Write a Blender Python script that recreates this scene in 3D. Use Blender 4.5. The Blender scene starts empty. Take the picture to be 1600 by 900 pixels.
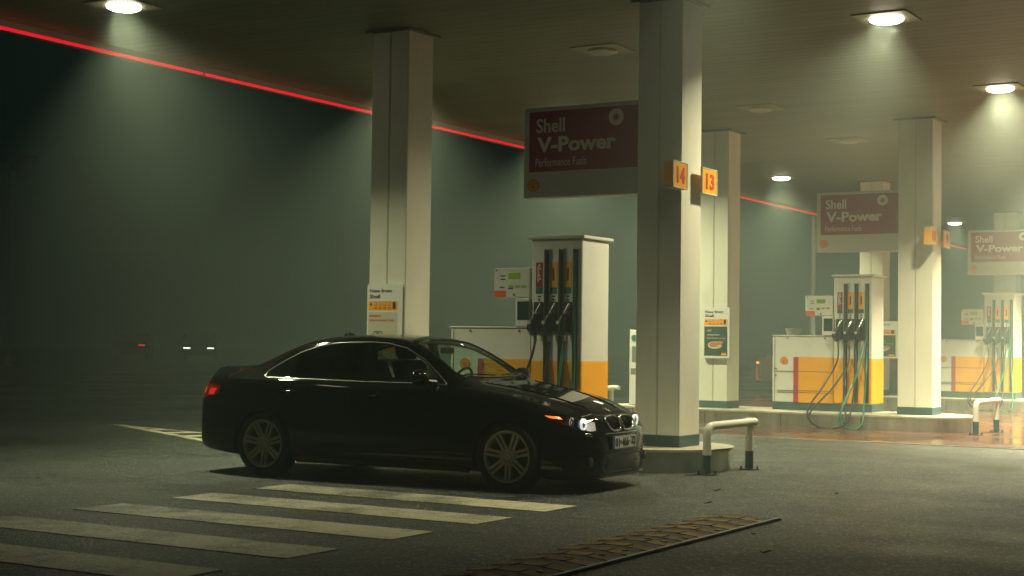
import bpy, bmesh, math, random
from math import radians as rad, sin, cos, pi
from mathutils import Vector, Matrix
from mathutils.bvhtree import BVHTree
from mathutils.geometry import interpolate_bezier
random.seed(7)
S = bpy.context.scene
C = S.collection

# ------------------------------------------------------------------ camera, world, exposure
cam = bpy.data.objects.new('camera', bpy.data.cameras.new('camera')); C.objects.link(cam); S.camera = cam
yaw, pit, rol = rad(31.0), rad(2.02), rad(0.748)
h = Vector((-sin(yaw)*cos(pit), cos(yaw)*cos(pit), sin(pit)))
r0 = Vector((cos(yaw), sin(yaw), 0)); u0 = r0.cross(h)
r1 = r0*cos(rol)+u0*sin(rol); u1 = u0*cos(rol)-r0*sin(rol)
cam.matrix_world = Matrix(((r1.x,u1.x,-h.x,0),(r1.y,u1.y,-h.y,0),(r1.z,u1.z,-h.z,1.235),(0,0,0,1)))
cam.data.sensor_width = 36; cam.data.lens = 2366/1600*36
cam.data.clip_start = .1; cam.data.clip_end = 1000
W = bpy.data.worlds.new('World'); S.world = W; W.use_nodes = True
bg = W.node_tree.nodes['Background']
bg.inputs[0].default_value = (.0030, .0095, .0072, 1); bg.inputs[1].default_value = 1.0
S.view_settings.view_transform = 'Standard'; S.view_settings.look = 'None'
S.view_settings.exposure = 0.0; S.view_settings.gamma = 1
S.cycles.use_denoising = True
S.cycles.max_bounces = 7; S.cycles.volume_bounces = 0
S.cycles.sample_clamp_indirect = 3.0
LAMP_COL = (1.0, .925, .60)
LAMP_P = 132.0
HAZE = .0120

# ------------------------------------------------------------------ materials
def mat(name, col, rough=.5, metal=0, spec=.5, emit=None, es=0, noise=0, nscale=5, bump=0, bscale=40, coat=0, trans=0, alpha=1, ior=1.45, stretch=None, rvar=0):
    m = bpy.data.materials.new(name); m.use_nodes = True
    nt = m.node_tree; b = nt.nodes['Principled BSDF']
    b.inputs['Base Color'].default_value = (*col, 1); b.inputs['Roughness'].default_value = rough
    b.inputs['Metallic'].default_value = metal; b.inputs['Specular IOR Level'].default_value = spec
    b.inputs['Coat Weight'].default_value = coat; b.inputs['Coat Roughness'].default_value = .03
    b.inputs['Transmission Weight'].default_value = trans; b.inputs['IOR'].default_value = ior; b.inputs['Alpha'].default_value = alpha
    if emit: b.inputs['Emission Color'].default_value = (*emit, 1); b.inputs['Emission Strength'].default_value = es
    if noise or bump or rvar:
        tc = nt.nodes.new('ShaderNodeTexCoord'); mp = nt.nodes.new('ShaderNodeMapping')
        nt.links.new(tc.outputs['Object'], mp.inputs[0])
        if stretch: mp.inputs['Scale'].default_value = stretch
    if noise or rvar:
        n = nt.nodes.new('ShaderNodeTexNoise'); n.inputs['Scale'].default_value = nscale; n.inputs['Detail'].default_value = 8
        n.inputs['Roughness'].default_value = .65
        nt.links.new(mp.outputs[0], n.inputs['Vector'])
        if noise:
            cr = nt.nodes.new('ShaderNodeMapRange'); cr.inputs[1].default_value = .3; cr.inputs[2].default_value = .7
            cr.inputs[3].default_value = 1-noise; cr.inputs[4].default_value = 1+noise*.6
            nt.links.new(n.outputs[0], cr.inputs[0])
            mx = nt.nodes.new('ShaderNodeMix'); mx.data_type = 'RGBA'; mx.blend_type = 'MULTIPLY'; mx.inputs[0].default_value = 1
            mx.inputs[6].default_value = (*col, 1); nt.links.new(cr.outputs[0], mx.inputs[7])
            nt.links.new(mx.outputs[2], b.inputs['Base Color'])
        if rvar:
            c2 = nt.nodes.new('ShaderNodeMapRange'); c2.inputs[1].default_value = .3; c2.inputs[2].default_value = .7
            c2.inputs[3].default_value = max(0, rough-rvar); c2.inputs[4].default_value = min(1, rough+rvar)
            nt.links.new(n.outputs[0], c2.inputs[0]); nt.links.new(c2.outputs[0], b.inputs['Roughness'])
    if bump:
        n2 = nt.nodes.new('ShaderNodeTexNoise'); n2.inputs['Scale'].default_value = bscale; n2.inputs['Detail'].default_value = 6
        nt.links.new(mp.outputs[0], n2.inputs['Vector'])
        bp = nt.nodes.new('ShaderNodeBump'); bp.inputs['Strength'].default_value = bump; bp.inputs['Distance'].default_value = .01
        nt.links.new(n2.outputs[0], bp.inputs['Height']); nt.links.new(bp.outputs[0], b.inputs['Normal'])
    return m

def asphalt_mat():
    m = bpy.data.materials.new('asphalt'); m.use_nodes = True; nt = m.node_tree; N = nt.nodes; L = nt.links; b = N['Principled BSDF']
    tc = N.new('ShaderNodeTexCoord')
    def noise(s, d=6, r=.6):
        n = N.new('ShaderNodeTexNoise'); n.inputs['Scale'].default_value = s; n.inputs['Detail'].default_value = d; n.inputs['Roughness'].default_value = r
        L.new(tc.outputs['Object'], n.inputs['Vector']); return n.outputs[0]
    v = N.new('ShaderNodeTexVoronoi'); v.inputs['Scale'].default_value = 62; L.new(tc.outputs['Object'], v.inputs['Vector'])
    big = noise(.45, 5); med = noise(3.2, 8, .7); fine = noise(48, 4, .8)
    cr = N.new('ShaderNodeValToRGB'); e = cr.color_ramp.elements
    e[0].position = .30; e[0].color = (.0045, .006, .0045, 1); e[1].position = .76; e[1].color = (.040, .049, .037, 1)
    mixf = N.new('ShaderNodeMath'); mixf.operation = 'MULTIPLY_ADD'; mixf.inputs[1].default_value = .22
    L.new(med, mixf.inputs[0]); 
    a = N.new('ShaderNodeMath'); a.operation = 'MULTIPLY'; a.inputs[1].default_value = .26; L.new(big, a.inputs[0]); L.new(a.outputs[0], mixf.inputs[2])
    a2 = N.new('ShaderNodeMath'); a2.operation = 'MULTIPLY_ADD'; a2.inputs[1].default_value = .55; gm = N.new('ShaderNodeMath'); gm.operation = 'MULTIPLY'; L.new(v.outputs['Color'], gm.inputs[0]); L.new(fine, gm.inputs[1]); gm2 = N.new('ShaderNodeMath'); gm2.operation = 'MULTIPLY'; gm2.inputs[1].default_value = 1.9; L.new(gm.outputs[0], gm2.inputs[0]); L.new(gm2.outputs[0], a2.inputs[0]); L.new(mixf.outputs[0], a2.inputs[2])
    L.new(a2.outputs[0], cr.inputs[0])
    sep = N.new('ShaderNodeSeparateColor'); L.new(v.outputs['Color'], sep.inputs[0])
    gt = N.new('ShaderNodeMath'); gt.operation = 'GREATER_THAN'; gt.inputs[1].default_value = .86; L.new(sep.outputs[1], gt.inputs[0])
    ch = N.new('ShaderNodeMix'); ch.data_type = 'RGBA'; ch.inputs[7].default_value = (.17, .19, .15, 1); L.new(gt.outputs[0], ch.inputs[0]); L.new(cr.outputs[0], ch.inputs[6])
    st = N.new('ShaderNodeMapRange'); st.inputs[1].default_value = .56; st.inputs[2].default_value = .68; st.inputs[3].default_value = 1; st.inputs[4].default_value = .55; L.new(noise(.8, 4, .55), st.inputs[0])
    sm = N.new('ShaderNodeMix'); sm.data_type = 'RGBA'; sm.blend_type = 'MULTIPLY'; sm.inputs[0].default_value = 1; L.new(ch.outputs[2], sm.inputs[6]); L.new(st.outputs[0], sm.inputs[7])
    L.new(sm.outputs[2], b.inputs['Base Color'])
    mr = N.new('ShaderNodeMapRange'); mr.inputs[1].default_value = .35; mr.inputs[2].default_value = .65; mr.inputs[3].default_value = .28; mr.inputs[4].default_value = .62
    L.new(big, mr.inputs[0]); L.new(mr.outputs[0], b.inputs['Roughness'])
    ad = N.new('ShaderNodeMath'); ad.operation = 'ADD'; L.new(v.outputs['Distance'], ad.inputs[0]); L.new(fine, ad.inputs[1])
    bp = N.new('ShaderNodeBump'); bp.inputs['Strength'].default_value = 1; bp.inputs['Distance'].default_value = .012
    L.new(ad.outputs[0], bp.inputs['Height']); L.new(bp.outputs[0], b.inputs['Normal'])
    return m

def paint_mark_mat(name, col):
    """worn road paint: mixes with bare asphalt colour in patches"""
    m = bpy.data.materials.new(name); m.use_nodes = True; nt = m.node_tree; N = nt.nodes; L = nt.links; b = N['Principled BSDF']
    tc = N.new('ShaderNodeTexCoord')
    n = N.new('ShaderNodeTexNoise'); n.inputs['Scale'].default_value = 1.3; n.inputs['Detail'].default_value = 9; n.inputs['Roughness'].default_value = .75
    f = N.new('ShaderNodeTexNoise'); f.inputs['Scale'].default_value = 55; f.inputs['Detail'].default_value = 4
    L.new(tc.outputs['Object'], n.inputs['Vector']); L.new(tc.outputs['Object'], f.inputs['Vector'])
    ad = N.new('ShaderNodeMath'); ad.operation = 'MULTIPLY_ADD'; ad.inputs[1].default_value = .45; L.new(f.outputs[0], ad.inputs[0]); L.new(n.outputs[0], ad.inputs[2])
    sx = N.new('ShaderNodeSeparateXYZ'); L.new(tc.outputs['Object'], sx.inputs[0]); gx = N.new('ShaderNodeMath'); gx.operation = 'MULTIPLY_ADD'; gx.inputs[1].default_value = .045; gx.inputs[2].default_value = .30; L.new(sx.outputs['X'], gx.inputs[0])
    if 'cream' in name: gx.inputs[1].default_value = 0; gx.inputs[2].default_value = .05
    ad2 = N.new('ShaderNodeMath'); ad2.operation = 'ADD'; L.new(ad.outputs[0], ad2.inputs[0]); L.new(gx.outputs[0], ad2.inputs[1])
    mr = N.new('ShaderNodeMapRange'); mr.inputs[1].default_value = .60; mr.inputs[2].default_value = .78; L.new(ad2.outputs[0], mr.inputs[0])
    mx = N.new('ShaderNodeMix'); mx.data_type = 'RGBA'; mx.inputs[6].default_value = (.07, .072, .06, 1); mx.inputs[7].default_value = (*col, 1)
    L.new(mr.outputs[0], mx.inputs[0]); L.new(mx.outputs[2], b.inputs['Base Color'])
    b.inputs['Roughness'].default_value = .6
    bp = N.new('ShaderNodeBump'); bp.inputs['Strength'].default_value = .6; bp.inputs['Distance'].default_value = .006
    L.new(f.outputs[0], bp.inputs['Height']); L.new(bp.outputs[0], b.inputs['Normal'])
    return m

def tiles_mat():
    m = bpy.data.materials.new('wet red paving'); m.use_nodes = True; nt = m.node_tree; N = nt.nodes; L = nt.links; b = N['Principled BSDF']
    tc = N.new('ShaderNodeTexCoord'); br = N.new('ShaderNodeTexBrick'); L.new(tc.outputs['Object'], br.inputs['Vector'])
    br.inputs['Scale'].default_value = 2.2; br.inputs['Color1'].default_value = (.105, .034, .022, 1); br.inputs['Color2'].default_value = (.08, .029, .020, 1)
    br.inputs['Mortar'].default_value = (.06, .04, .03, 1); br.inputs['Mortar Size'].default_value = .012
    n = N.new('ShaderNodeTexNoise'); n.inputs['Scale'].default_value = .9; n.inputs['Detail'].default_value = 6; L.new(tc.outputs['Object'], n.inputs['Vector'])
    mr = N.new('ShaderNodeMapRange'); mr.inputs[1].default_value = .38; mr.inputs[2].default_value = .62; mr.inputs[3].default_value = .07; mr.inputs[4].default_value = .30
    L.new(n.outputs[0], mr.inputs[0]); L.new(mr.outputs[0], b.inputs['Roughness'])
    L.new(br.outputs['Color'], b.inputs['Base Color'])
    n2 = N.new('ShaderNodeTexNoise'); n2.inputs['Scale'].default_value = 14; L.new(tc.outputs['Object'], n2.inputs['Vector'])
    bp = N.new('ShaderNodeBump'); bp.inputs['Strength'].default_value = .25; bp.inputs['Distance'].default_value = .006
    L.new(n2.outputs[0], bp.inputs['Height']); L.new(bp.outputs[0], b.inputs['Normal'])
    return m

def plank_mat():
    m = bpy.data.materials.new('ceiling planks'); m.use_nodes = True; nt = m.node_tree; N = nt.nodes; L = nt.links; b = N['Principled BSDF']
    tc = N.new('ShaderNodeTexCoord'); sx = N.new('ShaderNodeSeparateXYZ'); L.new(tc.outputs['Object'], sx.inputs[0])
    mu = N.new('ShaderNodeMath'); mu.operation = 'MULTIPLY'; mu.inputs[1].default_value = 1/.2; L.new(sx.outputs['Y'], mu.inputs[0])
    fr = N.new('ShaderNodeMath'); fr.operation = 'FRACT'; L.new(mu.outputs[0], fr.inputs[0])
    lt = N.new('ShaderNodeMath'); lt.operation = 'LESS_THAN'; lt.inputs[1].default_value = .13; L.new(fr.outputs[0], lt.inputs[0])
    n = N.new('ShaderNodeTexNoise'); n.inputs['Scale'].default_value = 1.1; n.inputs['Detail'].default_value = 7
    mp = N.new('ShaderNodeMapping'); mp.inputs['Scale'].default_value = (.4, 2.5, 1); L.new(tc.outputs['Object'], mp.inputs[0]); L.new(mp.outputs[0], n.inputs['Vector'])
    cr = N.new('ShaderNodeValToRGB'); cr.color_ramp.elements[0].color = (.115, .13, .085, 1); cr.color_ramp.elements[1].color = (.175, .19, .125, 1)
    cr.color_ramp.elements[0].position = .3; cr.color_ramp.elements[1].position = .7; L.new(n.outputs[0], cr.inputs[0])
    mx = N.new('ShaderNodeMix'); mx.data_type = 'RGBA'; mx.inputs[7].default_value = (.09, .09, .06, 1); L.new(cr.outputs[0], mx.inputs[6]); L.new(lt.outputs[0], mx.inputs[0])
    L.new(mx.outputs[2], b.inputs['Base Color']); b.inputs['Roughness'].default_value = .55
    return m

M = dict(
 asphalt=asphalt_mat(), tiles=tiles_mat(), planks=plank_mat(),
 mark=paint_mark_mat('worn white road paint', (.55, .52, .36)), hatch=paint_mark_mat('worn cream road paint', (.60, .55, .36)),
 white=mat('white coated panel', (.72, .70, .58), .42, noise=.16, nscale=1.2, bump=.03, bscale=6, stretch=(1, 1, .35)),
 white2=mat('white plastic', (.68, .67, .60), .45, noise=.06, nscale=3),
 trim=mat('grey column trim', (.16, .16, .13), .5),
 seam=mat('dark seam', (.05, .05, .045), .7), joint=mat('panel joint', (.50, .485, .40), .6),
 teal=mat('dark teal paint', (.045, .095, .10), .45, noise=.25, nscale=6),
 steel=mat('brushed steel', (.72, .72, .64), .34, metal=1, noise=.2, nscale=6, stretch=(1, 1, .1), bump=.02, bscale=9, rvar=.12),
 slab=mat('painted concrete', (.44, .41, .31), .6, noise=.25, nscale=4, bump=.15),
 yellow=mat('yellow orange paint', (.84, .37, .006), .42, noise=.07, nscale=3),
 red=mat('red stripe', (.42, .035, .03), .45), maroon=mat('maroon sign face', (.28, .012, .030), .4, noise=.05, nscale=3),
 ink=mat('dark ink', (.02, .03, .045), .5), numred=mat('digit red', (.50, .035, .008), .5), redink=mat('red ink', (.55, .05, .03), .5), orangeink=mat('orange ink', (.70, .12, .02), .5),
 signwhite=mat('sign white', (.50, .51, .43), .4, noise=.04, nscale=2), lettering=mat('sign lettering', (.72, .68, .58), .5),
 lcd=mat('green display', (.18, .28, .03), .3, emit=(.25, .42, .03), es=.10), dark=mat('dark plastic', (.015, .017, .017), .45, noise=.2, nscale=10),
 grey=mat('grey plastic', (.14, .15, .14), .5), blue=mat('blue green label', (.03, .12, .12), .4), screen=mat('dark screen', (.01, .035, .03), .15),
 cream=mat('poster cream', (.50, .48, .34), .5), food=mat('poster food', (.55, .20, .06), .6, noise=.6, nscale=25), posterdark=mat('poster green', (.035, .07, .055), .5, noise=.3, nscale=8),
 hosegreen=mat('green hose', (.015, .13, .075), .4), hosebrown=mat('brown hose', (.030, .018, .014), .45), hoseblack=mat('black hose', (.012, .012, .012), .4),
 chrome=mat('chrome', (.75, .75, .72), .12, metal=1), alu=mat('aluminium', (.5, .5, .48), .3, metal=1),
 paint=mat('black car paint', (.0032, .0036, .0038), .5, spec=0, coat=1.0), rubber=mat('tyre rubber', (.012, .012, .012), .8, bump=.2),
 rim=mat('silver alloy', (.40, .36, .28), .38, metal=.5), carint=mat('car interior', (.012, .012, .012), .75), blacktrim=mat('black trim', (.008, .008, .008), .3),
 bumpb=mat('black rubber hump', (.03, .03, .028), .7, noise=.3, nscale=12, bump=.3), bumpy=mat('worn ochre rubber', (.23, .145, .024), .75, noise=.5, nscale=9, bump=.3), bumpo=mat('worn orange rubber', (.17, .10, .02), .75, noise=.5, nscale=9, bump=.3),
 reflector=mat('pale reflector', (.55, .5, .42), .4), galv=mat('galvanised steel', (.32, .33, .31), .45, metal=.7, noise=.2, nscale=8),
 lamp=mat('lit lamp panel', (.9, .9, .8), .4, emit=(1, .93, .72), es=22), lampframe=mat('lamp frame', (.24, .235, .16), .5), lampoff=mat('unlit lamp panel', (.35, .35, .28), .3), led=mat('red led strip', (.6, .02, .03), .4, emit=(1, .012, .03), es=.8),
 tail=mat('lit red tail lamp', (.3, .01, .01), .3, emit=(1, .03, .03), es=.5), taildim=mat('red tail lens', (.22, .006, .006), .15, emit=(1, .01, .01), es=.02),
 amber=mat('lit amber indicator', (.6, .15, .02), .3, emit=(1, .13, .015), es=2.6), halo=mat('lit lamp ring', (1, 1, 1), .3, emit=(1, .95, .93), es=.95), proj=mat('lamp projector glass', (.12, .14, .18), .1, emit=(.5, .6, .9), es=.10),
 lit=mat('lit lamp reflector', (.75, .75, .75), .3, emit=(1, .95, .85), es=.22), farlight=mat('distant headlamp', (1, 1, 1), .3, emit=(1, .93, .75), es=5), farred=mat('distant tail lamp', (1, .1, .1), .3, emit=(1, .02, .02), es=2),
 faramber=mat('distant amber lamp', (1, .5, .1), .3, emit=(1, .28, .07), es=3), redcar=mat('dark red car paint', (.16, .02, .015), .35, coat=.5), bark=mat('distant paint', (.02, .022, .02), .4),
 dimred=mat('dim red lens', (.3, .02, .015), .4, emit=(1, .05, .03), es=.25), plate=mat('number plate white', (.6, .6, .55), .4), plateblue=mat('number plate blue', (.02, .06, .25), .4), bolt=mat('dark steel', (.06, .06, .055), .5, metal=.6), tubgrey=mat('grey tub', (.22, .23, .2), .5),
)
def glass_mat(name, tint, rough=0.0):
    m = bpy.data.materials.new(name); m.use_nodes = True; nt = m.node_tree; N = nt.nodes; L = nt.links
    N.remove(N['Principled BSDF']); out = N['Material Output']
    t = N.new('ShaderNodeBsdfTransparent'); t.inputs[0].default_value = (*tint, 1)
    g = N.new('ShaderNodeBsdfGlossy'); g.inputs['Roughness'].default_value = rough; g.inputs[0].default_value = (1, 1, 1, 1)
    fr = N.new('ShaderNodeFresnel'); fr.inputs[0].default_value = 1.4
    ge = N.new('ShaderNodeNewGeometry'); iv = N.new('ShaderNodeMath'); iv.operation = 'SUBTRACT'; iv.inputs[0].default_value = 1; L.new(ge.outputs['Backfacing'], iv.inputs[1])
    ml = N.new('ShaderNodeMath'); ml.operation = 'MULTIPLY'; L.new(fr.outputs[0], ml.inputs[0]); L.new(iv.outputs[0], ml.inputs[1])
    mx = N.new('ShaderNodeMixShader'); L.new(ml.outputs[0], mx.inputs[0]); L.new(t.outputs[0], mx.inputs[1]); L.new(g.outputs[0], mx.inputs[2]); L.new(mx.outputs[0], out.inputs[0])
    return m
M['glass'] = glass_mat('clear car glass', (.90, .97, .93)); M['tint'] = glass_mat('tinted car glass', (.36, .40, .38)); M['lens'] = glass_mat('lamp lens', (.92, .92, .9), .03)

# ------------------------------------------------------------------ helpers
def tag(o, label=None, cat=None, group=None, kind=None):
    if label: o['label'] = label
    if cat: o['category'] = cat
    if group: o['group'] = group
    if kind: o['kind'] = kind
    return o
def thing(name, label, cat, loc=(0, 0, 0), rz=0, group=None):
    o = bpy.data.objects.new(name, None); C.objects.link(o); o.location = loc; o.rotation_euler = (0, 0, rz); o.empty_display_size = .2
    return tag(o, label, cat, group)
def obj(name, bm, m, parent=None, smooth=False, angle=35, label=None):
    me = bpy.data.meshes.new(name)
    if isinstance(bm, bmesh.types.BMesh):
        bm.normal_update(); bm.to_mesh(me); bm.free()
    else: me = bm; me.name = name
    o = bpy.data.objects.new(name, me); C.objects.link(o)
    ms = m if isinstance(m, (list, tuple)) else [m]
    while len(me.materials): me.materials.pop()
    for k in ms: me.materials.append(k)
    if smooth:
        me.polygons.foreach_set('use_smooth', [True]*len(me.polygons)); me.set_sharp_from_angle(angle=rad(angle))
    if parent: o.parent = parent
    if label: o['label'] = label
    return o
def box(bm, x0, x1, y0, y1, z0, z1, bev=0, mi=0, seg=1):
    r = bmesh.ops.create_cube(bm, size=1); vs = r['verts']
    bmesh.ops.scale(bm, vec=(x1-x0, y1-y0, z1-z0), verts=vs); bmesh.ops.translate(bm, vec=((x0+x1)/2, (y0+y1)/2, (z0+z1)/2), verts=vs)
    fs = {f for v in vs for f in v.link_faces}
    if bev:
        es = {e for v in vs for e in v.link_edges}
        rr = bmesh.ops.bevel(bm, geom=list(es), offset=bev, segments=seg, affect='EDGES', profile=.6)
        fs = set(rr['faces']) | {f for f in fs if f.is_valid}
    for f in fs: f.material_index = mi
def B(x0, x1, y0, y1, z0, z1, bev=0, seg=1):
    bm = bmesh.new(); box(bm, x0, x1, y0, y1, z0, z1, bev, seg=seg); return bm
def prism(bm, pts, fr, d0, d1):
    """pts 2d list; fr(a,b,d)->3d ; extrude between depths d0,d1"""
    lo = [bm.verts.new(fr(a, b, d0)) for a, b in pts]; hi = [bm.verts.new(fr(a, b, d1)) for a, b in pts]
    n = len(pts)
    fs = [bm.faces.new(lo[::-1]), bm.faces.new(hi)]
    for i in range(n): fs.append(bm.faces.new((lo[i], lo[(i+1) % n], hi[(i+1) % n], hi[i])))
    bmesh.ops.recalc_face_normals(bm, faces=fs); return fs
FR_FRONT = lambda y: (lambda a, b, d: (a, y-d, b))      # faces -Y, d = how far it stands proud
FR_RIGHT = lambda x: (lambda a, b, d: (x+d, a, b))      # faces +X, a = y
FR_TOP = lambda a, b, d: (a, b, d)
FR_SIDE = lambda a, b, d: (a, d, b)
def circ(cx, cy, r, n=24, ry=None, a0=0): return [(cx+r*cos(a0+2*pi*i/n), cy+(ry or r)*sin(a0+2*pi*i/n)) for i in range(n)]
def rrect(x0, x1, y0, y1, r, n=5):
    p = []
    for cx, cy, a in ((x1-r, y1-r, 0), (x0+r, y1-r, pi/2), (x0+r, y0+r, pi), (x1-r, y0+r, 1.5*pi)):
        p += [(cx+r*cos(a+pi/2*i/n), cy+r*sin(a+pi/2*i/n)) for i in range(n+1)]
    return p
def rect(x0, x1, y0, y1): return [(x0, y0), (x1, y0), (x1, y1), (x0, y1)]
def tube(bm, pts, rad_, seg=10, closed=False, mi=0):
    pts = [Vector(p) for p in pts]; n = len(pts); rings = []
    rr = rad_ if isinstance(rad_, (list, tuple)) else [rad_]*n
    up = None
    for i in range(n):
        if closed: t = pts[(i+1) % n]-pts[i-1]
        else: t = pts[min(i+1, n-1)]-pts[max(i-1, 0)]
        t.normalize()
        if up is None:
            up = Vector((0, 0, 1)) if abs(t.z) < .9 else Vector((1, 0, 0))
        a = (up-t*up.dot(t)).normalized(); b = t.cross(a); up = a
        rings.append([bm.verts.new(pts[i]+(a*cos(2*pi*k/seg)+b*sin(2*pi*k/seg))*rr[i]) for k in range(seg)])
    for i in range(n if closed else n-1):
        A, Bq = rings[i], rings[(i+1) % n]
        for k in range(seg): bm.faces.new((A[k], A[(k+1) % seg], Bq[(k+1) % seg], Bq[k])).material_index = mi
    if not closed: bm.faces.new(rings[0][::-1]).material_index = mi; bm.faces.new(rings[-1]).material_index = mi
def smooth_path(pts, sub=8):
    pts = [Vector(p) for p in pts]; out = []
    for i in range(len(pts)-1):
        p0 = pts[max(i-1, 0)]; p1 = pts[i]; p2 = pts[i+1]; p3 = pts[min(i+2, len(pts)-1)]
        for k in range(sub):
            t = k/sub
            out.append(.5*((2*p1)+(-p0+p2)*t+(2*p0-5*p1+4*p2-p3)*t*t+(-p0+3*p1-3*p2+p3)*t**3))
    out.append(pts[-1]); return out
def bend_path(pts, r, n=6):
    pts = [Vector(p) for p in pts]; out = [pts[0]]
    for i in range(1, len(pts)-1):
        a = (pts[i-1]-pts[i]).normalized(); b = (pts[i+1]-pts[i]).normalized(); s = pts[i]+a*r; e = pts[i]+b*r
        for k in range(n+1):
            t = k/n; out.append(s*(1-t)**2+pts[i]*2*t*(1-t)+e*t*t)
    out.append(pts[-1]); return out
def lathe(bm, prof, axis='z', o=(0, 0, 0), n=32, mi=0, close=False):
    """prof: list of (r, h)"""
    rings = []
    for r, hh in prof:
        ring = []
        for k in range(n):
            a = 2*pi*k/n
            if axis == 'z': p = (o[0]+r*cos(a), o[1]+r*sin(a), o[2]+hh)
            elif axis == 'y': p = (o[0]+r*cos(a), o[1]+hh, o[2]+r*sin(a))
            else: p = (o[0]+hh, o[1]+r*cos(a), o[2]+r*sin(a))
            ring.append(bm.verts.new(p))
        rings.append(ring)
    fs = []
    for i in range(len(rings)-(0 if close else 1)):
        A, Bq = rings[i], rings[(i+1) % len(rings)]
        for k in range(n): fs.append(bm.faces.new((A[k], A[(k+1) % n], Bq[(k+1) % n], Bq[k])))
    if not close: fs.append(bm.faces.new(rings[0][::-1])); fs.append(bm.faces.new(rings[-1]))
    for f in fs: f.material_index = mi
    bmesh.ops.recalc_face_normals(bm, faces=fs)
def add_text(bm, s, a0, a1, b0, b1, fr, d0=.001, d1=.003, bold=0.0, mi=0):
    """letters fitted to the rectangle a0..a1, b0..b1 of a face frame"""
    cu = bpy.data.curves.new('t', 'FONT'); cu.body = s; cu.size = 1; cu.offset = bold; cu.resolution_u = 3
    o = bpy.data.objects.new('t', cu); C.objects.link(o)
    dg = bpy.context.evaluated_depsgraph_get(); dg.update()
    me = bpy.data.meshes.new_from_object(o.evaluated_get(dg))
    bpy.data.objects.remove(o); bpy.data.curves.remove(cu)
    if not me.vertices: return
    xs = [v.co.x for v in me.vertices]; ys = [v.co.y for v in me.vertices]
    x0, x1, y0, y1 = min(xs), max(xs), min(ys), max(ys)
    t = bmesh.new(); t.from_mesh(me); bpy.data.meshes.remove(me)
    r = bmesh.ops.extrude_face_region(t, geom=t.faces[:])
    top = {g for g in r['geom'] if isinstance(g, bmesh.types.BMVert)}
    mp = {}
    for v in t.verts:
        a = a0+(v.co.x-x0)/(x1-x0)*(a1-a0); b = b0+(v.co.y-y0)/(y1-y0)*(b1-b0)
        mp[v] = bm.verts.new(fr(a, b, d1 if v in top else d0))
    fs = []
    for f in t.faces:
        try: fs.append(bm.faces.new([mp[v] for v in f.verts]))
        except ValueError: pass
    for f in fs: f.material_index = mi
    bmesh.ops.recalc_face_normals(bm, faces=fs); t.free()
def text_obj(s, a0, a1, b0, b1, fr, m, parent, name='lettering', bold=0.0, d0=.001, d1=.003):
    bm = bmesh.new()
    if isinstance(s, str): s = [(s, a0, a1, b0, b1)]
    for q in s: add_text(bm, *q, fr, d0, d1, bold)
    return obj(name, bm, m, parent)
def pecten(parent, cx, cy, r, fr, name='emblem', d=0.0):
    """round scallop badge: red outline, yellow fan, red ribs"""
    def outline(k):
        p = []
        n = 14
        for i in range(n*3+1):
            a = rad(-52)+rad(284)*i/(n*3)
            rr = r*k*(1+.045*abs(sin(a*3.5))); p.append((cx+rr*cos(a)*1.02, cy+rr*sin(a)*.95))
        p += [(cx-r*k*.40, cy-r*k*.92), (cx+r*k*.40, cy-r*k*.92)]
        return p
    bm = bmesh.new(); prism(bm, outline(1), fr, d+.0005, d+.003)
    f2 = prism(bm, outline(.86), fr, d+.0031, d+.005)
    for f in f2: f.material_index = 1
    for k in range(-3, 4):
        a = rad(90+k*23); p0 = (cx, cy-r*.62); p1 = (cx+r*.74*cos(a), cy+r*.72*sin(a))
        dx, dy = p1[0]-p0[0], p1[1]-p0[1]; l = math.hypot(dx, dy); nx, ny = -dy/l*r*.03, dx/l*r*.03
        fs = prism(bm, [(p0[0]-nx, p0[1]-ny), (p1[0]-nx, p1[1]-ny), (p1[0]+nx, p1[1]+ny), (p0[0]+nx, p0[1]+ny)], fr, d+.0051, d+.0065)
    return obj(name, bm, [M['redink'], M['yellow']], parent)
def copy_tree(o, parent=None, loc=None):
    c = o.copy(); C.objects.link(c); c.parent = parent
    if loc is not None: c.location = loc
    for ch in [x for x in bpy.data.objects if x.parent == o]: copy_tree(ch, c)
    return c
def evaluate(me, mods):
    """apply boolean cutters; mods = [(op, mesh)]"""
    base = bpy.data.objects.new('b', me); C.objects.link(base); cut = []
    for op, cm in mods:
        co = bpy.data.objects.new('c', cm); C.objects.link(co); cut.append(co)
        md = base.modifiers.new('b', 'BOOLEAN'); md.operation = op; md.object = co; md.solver = 'EXACT'
    dg = bpy.context.evaluated_depsgraph_get(); dg.update()
    out = bpy.data.meshes.new_from_object(base.evaluated_get(dg))
    bpy.data.objects.remove(base)
    for c in cut: bpy.data.objects.remove(c)
    return out
def pmesh(pts, fr, d0, d1):
    bm = bmesh.new(); prism(bm, pts, fr, d0, d1); me = bpy.data.meshes.new('p'); bm.to_mesh(me); bm.free(); return me

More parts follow.
